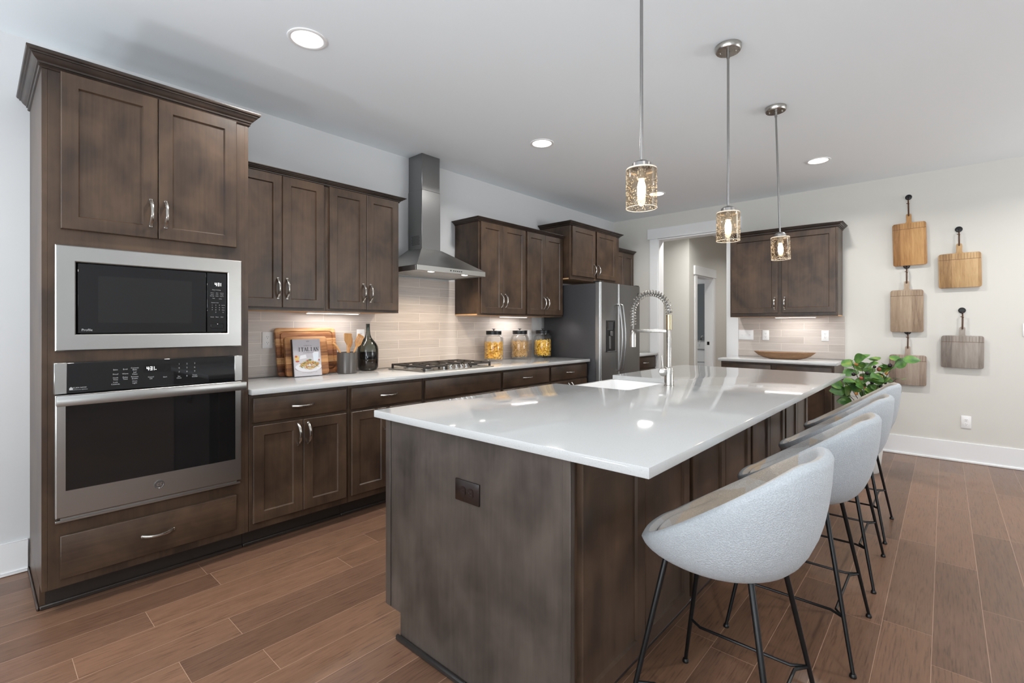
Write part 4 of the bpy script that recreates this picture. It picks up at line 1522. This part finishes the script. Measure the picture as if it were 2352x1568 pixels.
t0 = uplighter()
area('ceiling_fill_beam', (0, 0, 0.552), (radians(180), 0, 0), 0.5, 0.5, CEIL_FILL, (0.84, 0.93, 1.0), t0, None, 'DISK')
for i, (x, y) in enumerate(((-2.7, -2.4), (-0.9, -1.7), (0.5, -1.0), (1.7, -0.8), (2.7, -2.2))):
    o = t0 if i == 0 else dup(t0, (0, 0, 0))
    o.location = (x, y, 0)
    o['label'] = 'bowl uplighter added out of the picture to brighten the ceiling'


# ------------------------------------------------------------------ things on the counter
def rrect(w, h, r, n=6):
    pts = []
    for cx, cz, a0 in ((w / 2 - r, h - r, 0), (-w / 2 + r, h - r, 90), (-w / 2 + r, r, 180), (w / 2 - r, r, 270)):
        for k in range(n):
            a = radians(a0 + 90 * k / (n - 1))
            pts.append((cx + r * cos(a), cz + r * sin(a)))
    return pts


def lean(o, deg):
    o.rotation_euler = Euler((radians(-deg), 0, o.rotation_euler.z))


def leaning_board(label, x, y, w, h, th, deg, mat, groove, group='cutting boards on the counter'):
    t = thing('cutting_board', label, 'cutting board', (x, y, 0.9145), 90, group)
    b = B(); e = 0.004
    R = lambda i, yy: [(px * (1 - 2 * i / w), yy, i + pz * (1 - 2 * i / h)) for px, pz in rrect(w, h, 0.022)]
    loops = [R(e, 0.0), R(0, -e), R(0, -th + e), R(e, -th)]
    if groove:
        loops += [R(0.026, -th), R(0.029, -th + 0.006), R(0.036, -th + 0.006), R(0.039, -th)]
    b.rings(loops)
    b.done('board', mat, t)
    lean(t, deg)
    return t


leaning_board('large acacia cutting board with a juice groove leaning on the tile', -3.468, 1.640, 0.452, 0.345, 0.022, 11.5, 'acacia', True)
leaning_board('smaller thick acacia cutting board leaning between cookbook and large board', -3.412, 1.600, 0.310, 0.278, 0.030, 10.0, 'acacia2', False)

# cookbook
t = thing('cookbook', 'Italian cookbook with a pasta plate on its cover leaning on the boards', 'book', (-3.366, 1.578, 0.9145), 90)
bw, bh, bt = 0.200, 0.262, 0.022
b = B(); b.box(-bw / 2 + 0.003, bw / 2 - 0.002, -bt + 0.003, -0.003, 0.003, bh - 0.003); b.done('pages', 'paper', t)
b = B(); b.box(-bw / 2, bw / 2, -bt - 0.0, -bt + 0.003, 0, bh, 0.0006); b.box(-bw / 2, bw / 2, -0.003, 0, 0, bh, 0.0006)
cv = b.done('cover', plain('cover_lavender_grey', lin(178, 174, 179), 0.35), t)
b = B(); b.box(-bw / 2 - 0.002, -bw / 2 + 0.0028, -bt, 0, 0, bh, 0.0008); b.done('spine', plain('spine_dark', lin(44, 40, 40), 0.5), t)
yc = -bt - 0.0004


def ell(cx, cz, rx, rz, n=28, y=None, a0=0.0, a1=2 * pi):
    return [(cx + rx * cos(a0 + (a1 - a0) * k / n), yc if y is None else y, cz + rz * sin(a0 + (a1 - a0) * k / n)) for k in range(n)]


mats = [plain('print_tablecloth', lin(190, 187, 191), 0.4), plain('print_plate', lin(214, 213, 217), 0.4), plain('print_pasta', lin(206, 176, 108), 0.4), plain('print_pasta_gold', lin(182, 140, 66), 0.4),
        plain('print_tomato', lin(176, 84, 58), 0.4), plain('print_basil', lin(92, 104, 56), 0.4), plain('print_glass', lin(206, 212, 220), 0.4), plain('print_ink', lin(58, 52, 56), 0.5), plain('print_plate_shadow', lin(150, 138, 140), 0.4)]
b = B()
lay = [0]


def put(mi, pts):
    lay[0] += 1
    b.mi = mi
    b.poly([(p[0], yc - 0.00003 * lay[0], p[2]) for p in pts])


put(0, [(-0.092, 0, 0.0025), (0.098, 0, 0.0025), (0.098, 0, 0.128), (-0.092, 0, 0.128)])
put(6, [(0.045, 0, 0.100), (0.078, 0, 0.100), (0.084, 0, 0.165), (0.039, 0, 0.165)])
put(1, ell(0.0615, 0.165, 0.0225, 0.004))
put(2, ell(-0.075, 0.128, 0.016, 0.020)); put(4, ell(-0.080, 0.140, 0.009, 0.007)); put(4, ell(-0.072, 0.106, 0.014, 0.006))
put(1, [(-0.055, 0, 0.120), (-0.005, 0, 0.128), (-0.010, 0, 0.152), (-0.050, 0, 0.146)])
put(8, ell(0.005, 0.056, 0.096, 0.024)); put(1, ell(0.006, 0.064, 0.094, 0.034))
rg = random.Random(3)
for k in range(150):
    a = rg.uniform(0, 2 * pi); r = sqrt(rg.random())
    cx, cz = 0.012 + r * 0.066 * cos(a), 0.076 + r * 0.026 * sin(a) + (1 - r) * 0.014
    an = rg.uniform(0, pi); L = rg.uniform(0.008, 0.02); w = 0.0022
    dx_, dz_ = cos(an), sin(an) * 0.6
    mi = rg.choice([2, 2, 2, 3, 3, 4, 5])
    if mi in (4, 5):
        L *= 0.4; w *= 1.6
    put(mi, [(cx - dx_ * L - dz_ * w, 0, cz - dz_ * L + dx_ * w), (cx + dx_ * L - dz_ * w, 0, cz + dz_ * L + dx_ * w), (cx + dx_ * L + dz_ * w, 0, cz + dz_ * L - dx_ * w), (cx - dx_ * L + dz_ * w, 0, cz - dz_ * L - dx_ * w)])
put(5, ell(0.015, 0.113, 0.012, 0.006)); put(4, ell(-0.003, 0.110, 0.008, 0.004)); put(4, ell(0.082, 0.110, 0.006, 0.006))
b.done('cover_picture', mats, cv, smooth=False)
b = B()
yt = yc - 0.0040 + 0.0008


def serif(word, cx, cz, h, w):
    """roman capitals from strokes: thick stems, thin joins, small feet"""
    x = cx - w * len(word) / 2
    th, tn, sf = h * 0.16, h * 0.07, h * 0.34

    def q(x0, z0, x1, z1, t_):
        d = Vector((x1 - x0, 0, z1 - z0)).normalized(); nrm = Vector((-d.z, 0, d.x)) * t_ / 2
        A, C = Vector((x0, yt, z0)), Vector((x1, yt, z1))
        b.poly([A - nrm, C - nrm, C + nrm, A + nrm])

    def foot(xx, zz, s_=sf):
        q(xx - s_ / 2, zz, xx + s_ / 2, zz, tn)
    for ch in word:
        m = x + w / 2
        lo, hi = cz - h / 2, cz + h / 2
        g = w * 0.36
        if ch == 'I':
            q(m, lo, m, hi, th); foot(m, lo); foot(m, hi)
        elif ch == 'T':
            q(m, lo, m, hi, th); foot(m, lo); q(m - g, hi, m + g, hi, tn); q(m - g, hi, m - g, hi - h * 0.2, tn); q(m + g, hi, m + g, hi - h * 0.2, tn)
        elif ch == 'A':
            q(m - g, lo, m, hi, tn); q(m, hi, m + g, lo, th); q(m - g * 0.6, lo + h * 0.36, m + g * 0.6, lo + h * 0.36, tn); foot(m - g, lo, sf * 0.8); foot(m + g, lo, sf * 0.8)
        elif ch == 'L':
            q(m - g * 0.6, lo, m - g * 0.6, hi, th); foot(m - g * 0.6, hi); q(m - g, lo, m + g, lo, tn); q(m + g, lo, m + g, lo + h * 0.22, tn)
        elif ch == 'N':
            q(m - g, lo, m - g, hi, tn); q(m - g, hi, m + g, lo, th); q(m + g, lo, m + g, hi, tn); foot(m - g, lo, sf * 0.8); foot(m + g, hi, sf * 0.8)
        x += w


serif('ITALIAN', 0.010, 0.189, 0.026, 0.0215)
lm = lambda x, z: legend_mat(x, z, yt)
b.text('E S S E N T I A L', 0.0085, lm(0.008, 0.2145)); b.text('C O O K B O O K', 0.0095, lm(0.008, 0.164)); b.text('FAVORITE\nRECIPES', 0.005, lm(0.008, 0.245))
b.text('classic dishes from every region of the country', 0.0058, lm(0.010, 0.026)); b.text('for the home cook', 0.0048, lm(0.010, 0.018))
b.done('cover_lettering', mats[7], cv, smooth=False)
lean(t, 8.5)

# utensil crock
t = thing('utensil_crock', 'plain grey cylindrical crock holding wooden utensils', 'crock', (-3.368, 1.885, 0.9142))
b = B(); b.lathe([(0.0, 0.0), (0.066, 0.0), (0.070, 0.004), (0.072, 0.156), (0.071, 0.158), (0.069, 0.157), (0.066, 0.010), (0.0, 0.008)], 36, cap=False)
b.done('crock', 'crock', t)


def utensil(name, label, head, base, tip, twist=0.0):
    """wooden utensil from foot point to head, local z along the shaft"""
    t = thing(name, label, 'utensil', base, 0, 'wooden utensils in the crock')
    d = Vector(tip) - Vector(base)
    L = d.length
    zd = d.normalized()
    xd = Vector((0, 1, 0)) - zd * zd.y
    xd.normalize()
    yd = zd.cross(xd)
    m3 = Matrix((xd, yd, zd)).transposed() @ Matrix.Rotation(twist, 3, 'Z')
    t.rotation_mode = 'QUATERNION'
    t.rotation_quaternion = m3.to_quaternion()
    b = B(); b.tube([(0, 0, 0), (0, 0, L * 0.4), (0, 0, L - 0.085)], [0.0055, 0.006, 0.0065], 10); b.done('handle', 'utensil', t)
    b = B()
    if head == 'spatula':
        out = [(-0.007, L - 0.09), (0.007, L - 0.09), (0.030, L - 0.055), (0.034, L - 0.004), (0.028, L), (-0.028, L), (-0.034, L - 0.004), (-0.030, L - 0.055)]
        b.prism([(x, -0.003, z) for x, z in out], (0, 0.006, 0))
    elif head == 'turner':
        b.prism([(x, -0.003, z) for x, z in [(-0.007, L - 0.10), (0.007, L - 0.10), (0.028, L - 0.070), (-0.028, L - 0.070)]], (0, 0.006, 0))
        for k in range(5):
            x = -0.0255 + k * 0.01275
            b.box(x - 0.0035, x + 0.0035, -0.003, 0.003, L - 0.0705, L - 0.014)
        b.prism([(x, -0.003, z) for x, z in [(-0.029, L - 0.015), (0.029, L - 0.015), (0.032, L - 0.002), (0.020, L + 0.002), (-0.020, L + 0.002), (-0.032, L - 0.002)]], (0, 0.006, 0))
    elif head == 'spoon':
        rings = []
        for k in range(9):
            v = k / 8
            z = L - 0.088 + 0.088 * v
            w_ = 0.006 + 0.020 * sin(pi * min(1, v * 0.93 + 0.03)) ** 0.8
            rings.append([(w_ * cos(a), 0.006 * sin(pi * v) + 0.004 * sin(a) * (1.2 if sin(a) < 0 else 0.5), z) for a in [2 * pi * q / 12 for q in range(12)]])
        b.rings(rings)
    else:
        b.tube([(0, 0, L - 0.086), (0, 0, L - 0.03), (0, 0.012, L - 0.008), (0, 0.022, L)], [0.0065, 0.008, 0.009, 0.007], 10)
    b.done('head', 'utensil', t)
    return t


CB = Vector((-3.368, 1.885, 0.930))
TW_ = radians(8)
utensil('wooden_spatula', 'wooden spatula standing upright in the grey crock', 'spatula', CB + Vector((0.010, -0.005, 0)), CB + Vector((-0.005, 0.012, 0.285)), TW_)
utensil('slotted_turner', 'slotted wooden turner leaning to the bottle side of the crock', 'turner', CB + Vector((0.02, -0.02, 0)), CB + Vector((0.0, 0.120, 0.268)), TW_)
utensil('wooden_spoon', 'wooden spoon behind the slotted turner in the crock', 'spoon', CB + Vector((-0.015, 0.01, 0)), CB + Vector((-0.050, 0.060, 0.262)), TW_)
utensil('wooden_utensil', 'bent wooden utensil end leaning over the cutting board side of the crock', 'handle', CB + Vector((0.0, 0.03, 0)), CB + Vector((0.0, -0.098, 0.212)), TW_)

# bottle
t = thing('glass_bottle', 'smoky green glass bottle with a long narrow neck beside the crock', 'bottle', (-3.452, 2.115, 0.9142))
b = B()
prof = [(0.0, 0.006), (0.050, 0.001), (0.070, 0.008), (0.079, 0.030), (0.081, 0.075), (0.081, 0.093), (0.081, 0.165), (0.077, 0.192), (0.064, 0.218), (0.044, 0.242), (0.028, 0.262), (0.019, 0.288), (0.0155, 0.320), (0.0150, 0.370), (0.0165, 0.373),
        (0.0125, 0.374), (0.0120, 0.320)]
b.lathe(prof, 36, cap=False)
for f in b.b.faces:
    if f.calc_center_median().z < 0.10:
        f.material_index = 1
b.done('glass', ['bottle', thin_glass('smoky_brown_glass', (0.27, 0.25, 0.23, 1), 0.04, (0.2, 0.18, 0.17, 1))], t)
b = B(); b.lathe([(0.0815, 0.092), (0.0818, 0.096), (0.0818, 0.140), (0.0815, 0.144)], 36, cap=False); b.done('dark_band', plain('dark_glass_band', lin(20, 20, 20), 0.08), t)

# pasta jars
def jar(x, y, label, r=0.101):
    t = thing('glass_jar', label, 'jar', (x, y, 0.9142), 0, 'pasta jars on the counter')
    b = B(); b.lathe([(0.0, 0.003), (r - 0.012, 0.001), (r - 0.002, 0.010), (r, 0.024), (r, 0.225), (r - 0.004, 0.242), (r - 0.018, 0.256), (0.074, 0.262), (0.074, 0.268), (0.071, 0.268), (0.071, 0.262), (r - 0.020, 0.252), (r - 0.0045, 0.225), (r - 0.0045, 0.024), (r - 0.014, 0.009), (0, 0.008)], 40, cap=False)
    b.done('glass', 'jarglass', t)
    b = B(); b.lathe([(0.073, 0.2685), (0.0785, 0.2690), (0.079, 0.305), (0.075, 0.308), (0.0, 0.309)], 32, cap=False); l = b.done('lid', 'blackmetal', t)
    b = B(); b.lathe([(0.006, 0.3095), (0.006, 0.321), (0.019, 0.323), (0.019, 0.327), (0.004, 0.3285)], 18); b.done('lid_knob', 'blackmetal', l)
    return t


JAR = [(-3.425, 3.540), (-3.425, 3.945), (-3.425, 4.345)]
jl = ['lidded glass jar of wide tube pasta, next to the cooktop', 'lidded glass jar of tan twisted pasta, middle of the three jars', 'lidded glass jar of bright yellow elbow pasta, next to the fridge']
for (x, y), lb in zip(JAR, jl):
    jar(x, y, lb, 0.100)


def pasta(kind, x, y, label, mat, top, seed):
    rg = random.Random(seed)
    b = B()
    R = 0.091
    n = {'tube': 300, 'twist': 420, 'elbow': 420}[kind]
    for k in range(n):
        z = rg.uniform(0.026, top - 0.012)
        a = rg.uniform(0, 2 * pi)
        r = (R - 0.006) * (1 - (0.6 * rg.random() ** 2.0)) * (1.0 if z > 0.03 else 0.92)
        c = Vector((r * cos(a), r * sin(a), z + (rg.uniform(-0.012, 0.012) if z > top - 0.03 else 0)))
        rot = Euler((rg.uniform(0, 6.3), rg.uniform(0, 6.3), rg.uniform(0, 6.3))).to_matrix()
        s_ = 1.0
        if kind == 'tube':
            ra, L = 0.0095, 0.017
            ringsX = [[c + rot @ Vector((rr_ * cos(2 * pi * q / 8), rr_ * sin(2 * pi * q / 8), zz)) for q in range(8)] for rr_, zz in ((ra, -L), (ra, L), (ra - 0.0022, L), (ra - 0.0022, -L))]
            b.rings(ringsX, close=True)
        elif kind == 'twist':
            pts = [c + rot @ Vector((0.0045 * cos(q * 1.3), 0.0045 * sin(q * 1.3), -0.016 + 0.0035 * q)) for q in range(10)]
            b.tube(pts, 0.0042, 4, flat=0.5)
        else:
            pts = [c + rot @ Vector((0.011 * cos(q * 0.62), 0.011 * sin(q * 0.62), 0)) for q in range(6)]
            b.tube(pts, 0.0068, 6)
    # the unseen middle of the heap
    b.lathe([(0.03, 0.03), (0.056, 0.04), (0.056, top - 0.03), (0.03, top - 0.018)], 14)
    for v in b.b.verts:
        rr_ = math.hypot(v.co.x, v.co.y)
        if rr_ > 0.0942:
            v.co.x *= 0.0942 / rr_; v.co.y *= 0.0942 / rr_
        v.co.z = max(0.012, v.co.z)
    o = b.done('pasta', mat, loc=(x, y, 0.9142))
    return tag(o, label, 'pasta', kind='stuff')


def pasta_mat(name, c1, c2):
    n = NT(name)
    nz = n.noise(n.coords((1, 1, 1), False), 45, 2)
    n.l(n.ramp(nz, [(0.35, c1), (0.65, c2)]), n.p.inputs['Base Color'])
    n.p.inputs['Roughness'].default_value = 0.45
    return n.m


pasta('tube', *JAR[0], 'golden tube pasta filling the jar next to the cooktop', pasta_mat('pasta_gold', lin(234, 174, 52), lin(248, 204, 96)), 0.195, 1)
pasta('twist', *JAR[1], 'tan twisted pasta filling the middle jar', pasta_mat('pasta_tan', lin(204, 158, 92), lin(226, 190, 128)), 0.205, 2)
pasta('elbow', *JAR[2], 'bright yellow elbow pasta filling the jar next to the fridge', pasta_mat('pasta_yellow', lin(244, 186, 40), lin(250, 212, 96)), 0.195, 3)

# dough bowl on the nook counter
t = thing('dough_bowl', 'long shallow rustic wooden bowl on the nook counter', 'bowl', (-1.292, 5.83, 0.9142))
b = B()
rings = []
NB = 40
prof = [(0.0, 0.0), (0.50, 0.0), (0.66, 0.008), (0.84, 0.032), (1.0, 0.072), (0.975, 0.074), (0.80, 0.040), (0.55, 0.016), (0.0, 0.012)]
for u, z in prof:
    rings.append([(0.300 * u * cos(2 * pi * k / NB), (0.085 * u + 0.01 * (u > 0)) * sin(2 * pi * k / NB), z + 0.006 * u * abs(cos(2 * pi * k / NB)) ** 3) for k in range(NB)])
b.rings(rings, cap=False)
bmesh.ops.remove_doubles(b.b, verts=b.b.verts, dist=1e-5)
b.done('bowl', 'bowlwood', t)


# ------------------------------------------------------------------ cutting boards on the wall
def wall_board(label, xc, w, z0, zt, zh, mat, tilt, hook, hw_=0.040):
    """body z0..zt, handle up to zh, strap up to the hook"""
    t = thing('wall_cutting_board', label, 'cutting board', (xc, BY - 0.030, zh - 0.02), 0, 'cutting boards hanging on the wall')
    b = B()
    zz = zh - 0.02
    h = zt - z0
    rc = 0.022
    out = []
    lo, hi = z0 - zz, zt - zz
    # from handle right, clockwise
    hwd = hw_ / 2
    for k in range(5):
        a = radians(90 - 90 * k / 4 * 1.0)
        out.append((hwd - 0.012 + 0.012 * cos(a), zh - zz - 0.012 + 0.012 * sin(a)))
    for k in range(5):
        a = radians(180 + 90 * k / 4)
        out.append((hwd + 0.012 + 0.012 * cos(a), hi + 0.014 + 0.012 * sin(a)))
    for k in range(5):
        a = radians(90 - 90 * k / 4)
        out.append((w / 2 - rc + rc * cos(a), hi - rc + rc * sin(a)))
    for k in range(5):
        a = radians(-90 * k / 4)
        out.append((w / 2 - rc * 0.8 + rc * 0.8 * cos(a), lo + rc * 0.8 + rc * 0.8 * sin(a)))
    full = out + [(-x, z) for x, z in reversed(out)]
    e = 0.003
    cz = (lo + hi) / 2
    def ring(s_, y):
        return [(x * (1 - 2 * s_ / w), y, cz + (z - cz) * (1 - 2 * s_ / h)) for x, z in full]
    b.rings([ring(e, 0.009), ring(0, 0.006), ring(0, -0.006), ring(e, -0.009)])
    b.done('board', mat, t)
    b = B(); b.box(-w / 2 + 0.002, w / 2 - 0.002, -0.0094, -0.0088, hi - 0.060, hi - 0.0570)
    ng = int(w / 0.021)
    for k in range(ng):
        gx = -w / 2 + w * (k + 0.6) / ng
        b.box(gx - 0.0007, gx + 0.0007, -0.0093, -0.0088, hi - 0.056, hi - 0.006)
    b.done('scored_line', plain('scored_line', lin(92, 66, 44), 0.7), t)
    b = B()
    b.rings([[(0.0075 * cos(2 * pi * k / 14), y, zh - zz - 0.016 + 0.0075 * sin(2 * pi * k / 14)) for k in range(14)] for y in (-0.0088, -0.0096)]); b.done('hanging_hole', 'black', t)
    hz = hook - zz
    hx = 0.0
    b = B()
    b.tube([(0.003, -0.012, zh - zz - 0.020), (0.004, -0.014, (hz + zh - zz) / 2), (0.002, -0.012, hz - 0.010)], 0.0036, 6)
    b.tube([(-0.003, -0.012, zh - zz - 0.020), (-0.003, -0.013, (hz + zh - zz) / 2), (-0.002, -0.012, hz - 0.010)], 0.0036, 6)
    zk = (hz + zh - zz) / 2 + 0.02
    b.tube([(-0.014, -0.014, zk + 0.002), (0.0, -0.017, zk), (0.008, -0.014, zk - 0.006)], 0.004, 6)
    b.done('leather_strap', 'leather', t)
    t.rotation_euler = (0, radians(tilt), 0)
    return t


def wall_hook(label, x, z):
    t = thing('wall_hook', label, 'hook', (x, BY, z), 0, 'hooks for the hanging boards')
    b = B()
    b.rings([[(r * cos(2 * pi * k / 20), y, r * sin(2 * pi * k / 20)) for k in range(20)] for r, y in ((0.026, -0.0002), (0.027, -0.005), (0.022, -0.011), (0.010, -0.013))])
    b.done('disc', 'blackmetal', t)
    b = B(); b.tube([(0, -0.012, 0.0), (0, -0.018, -0.016), (0, -0.027, -0.030), (0, -0.044, -0.032), (0, -0.050, -0.022)], 0.004, 8); b.done('peg', 'blackmetal', t)
    return t


WB = [('honey coloured hanging board, topmost of the wall boards', -0.264, 0.258, 1.865, 2.283, 2.372, 'b_honey', -1.2, 2.533),
      ('brown streaked hanging board below the honey coloured one', -0.279, 0.254, 1.210, 1.625, 1.712, 'b_driftwood', 0.0, 1.855),
      ('wide weathered hanging board half behind the leafy branches', -0.271, 0.285, 0.690, 0.985, 1.072, 'b_greyed', 0.6, 1.205),
      ('wide sandy hanging board, upper of the pair beside the tall stack', 0.100, 0.295, 1.628, 1.950, 2.040, 'b_sand', -0.8, 2.168),
      ('wide grey hanging board, lower of the pair beside the tall stack', 0.122, 0.293, 0.880, 1.180, 1.262, 'b_ashen', 0.5, 1.408)]
HL = ['dark round hook holding the topmost honey coloured board', 'dark hook just under the honey coloured board', 'dark hook just under the brown streaked board',
      'dark round hook holding the sandy board', 'dark round hook holding the wide grey board']
for (lb, xc, w, z0, zt, zh, mt, tl, hk), hl in zip(WB, HL):
    wall_board(lb, xc, w, z0, zt, zh, mt, tl, hk)
    wall_hook(hl, xc - 0.002, hk + 0.008)

# ------------------------------------------------------------------ branches in a floor vase
VX, VY = -0.50, 5.22
t = thing('floor_vase', 'tall pale floor vase holding leafy branches behind the far bar stool', 'vase', (VX, VY, 0))
b = B(); b.lathe([(0.0, 0.002), (0.075, 0.0), (0.085, 0.02), (0.105, 0.20), (0.095, 0.36), (0.055, 0.47), (0.045, 0.52), (0.055, 0.545), (0.050, 0.545), (0.038, 0.52), (0.045, 0.46), (0.0, 0.44)], 32, cap=False)
b.done('body', plain('pale_ceramic', lin(206, 204, 200), 0.4), t)


def leaf_mat():
    n = NT('glossy_leaf')
    nz = n.noise(n.coords((1, 1, 1), True), 14, 3)
    n.l(n.ramp(nz, [(0.3, lin(48, 88, 42)), (0.55, lin(84, 128, 54)), (0.75, lin(138, 152, 66))]), n.p.inputs['Base Color'])
    n.p.inputs['Roughness'].default_value = 0.42
    return n.m


LEAF = leaf_mat()
TWIG = plain('dark_twig', lin(62, 46, 40), 0.7)
BER = [plain('berry_red', lin(150, 80, 62), 0.3), plain('berry_dark', lin(38, 24, 34), 0.2), plain('berry_amber', lin(204, 146, 84), 0.35)]
rg = random.Random(21)


def branch(i, tip, nleaf):
    t = thing('leafy_branch', BL[i], 'branch', (VX, VY, 0.47), 0, 'leafy berry branches in the vase')
    tip = Vector(tip)
    mid = Vector((tip.x * 0.35, tip.y * 0.35, tip.z * 0.6))
    P = [Vector((0, 0, 0)) * 1 + Vector((tip.x * 0.04, tip.y * 0.04, 0.0))]
    pts = [(1 - u) ** 2 * P[0] + 2 * u * (1 - u) * mid + u * u * tip for u in [k / 10 for k in range(11)]]
    b = B(); b.tube(pts, [0.0042 - 0.0026 * k / 10 for k in range(11)], 6)
    lv = []
    bs = []
    for k in range(nleaf):
        u = 0.38 + 0.62 * (k + 0.5) / nleaf
        p = (1 - u) ** 2 * P[0] + 2 * u * (1 - u) * mid + u * u * tip
        ang = rg.uniform(0, 2 * pi)
        d = Vector((cos(ang), sin(ang), rg.uniform(-0.1, 0.8))).normalized()
        q = p + d * rg.uniform(0.025, 0.05)
        b.tube([p, q], 0.0012, 5)
        (bs if k % 3 == 2 else lv).append((q, d))
    b.done('stem', TWIG, t)
    for q, d in lv:
        L, Wd = rg.uniform(0.095, 0.135), rg.uniform(0.072, 0.096)
        # the blades turn towards the light of the room
        side = d.cross(Vector((0.25, -0.75, 0.6)))
        side = side.normalized() if side.length > 0.2 else d.orthogonal().normalized()
        nrm = side.cross(d).normalized()
        an = rg.uniform(-0.6, 0.6)
        side, nrm = side * cos(an) + nrm * sin(an), nrm * cos(an) - side * sin(an)
        lb = B()
        V = []
        for a in range(9):
            u = a / 8
            wv = Wd / 2 * (sin(pi * u ** 0.8) ** 0.75) + 0.0004
            cv = q + d * (L * u) - nrm * (0.018 * u * u)
            V.append([cv - side * wv + nrm * 0.007 * sin(pi * u), cv - side * wv * 0.5 + nrm * 0.002, cv, cv + side * wv * 0.5 + nrm * 0.002, cv + side * wv + nrm * 0.007 * sin(pi * u)])
        vv = [[lb.b.verts.new(p) for p in r] for r in V]
        for a in range(8):
            for c in range(4):
                lb.b.faces.new((vv[a][c], vv[a][c + 1], vv[a + 1][c + 1], vv[a + 1][c]))
        lb.done('leaf', LEAF, t, angle=2.0)
    for q, d in bs:
        lb = B(); r = rg.uniform(0.013, 0.018)
        lb.lathe([(r * sin(pi * k / 8), r - r * cos(pi * k / 8)) for k in range(1, 9)] + [(0.0015, 2 * r + 0.003)], 12, tuple(q - Vector((0, 0, r))))
        lb.done('berry', BER[rg.choice((0, 1, 1, 2))], t)


TIPS = [(-0.20, -0.02, 0.34), (-0.13, 0.03, 0.50), (-0.04, -0.04, 0.44), (0.04, 0.06, 0.50), (0.14, -0.02, 0.47), (0.21, 0.02, 0.52), (0.20, -0.05, 0.36), (-0.22, 0.05, 0.24)]
BL = ['leafy branch drooping over the corner of the island', 'tall upright leafy branch nearest the nook counter', 'short full leafy branch in the centre of the vase', 'tall leafy branch behind the centre of the vase',
      'leafy branch rising between the vase centre and the hanging board', 'leafy branch reaching across the weathered hanging board', 'low leafy branch just above the far stool back', 'low leafy branch hanging below the island countertop edge']
for i, tp in enumerate(TIPS):
    branch(i, tp, 11 if i < 6 else 8)
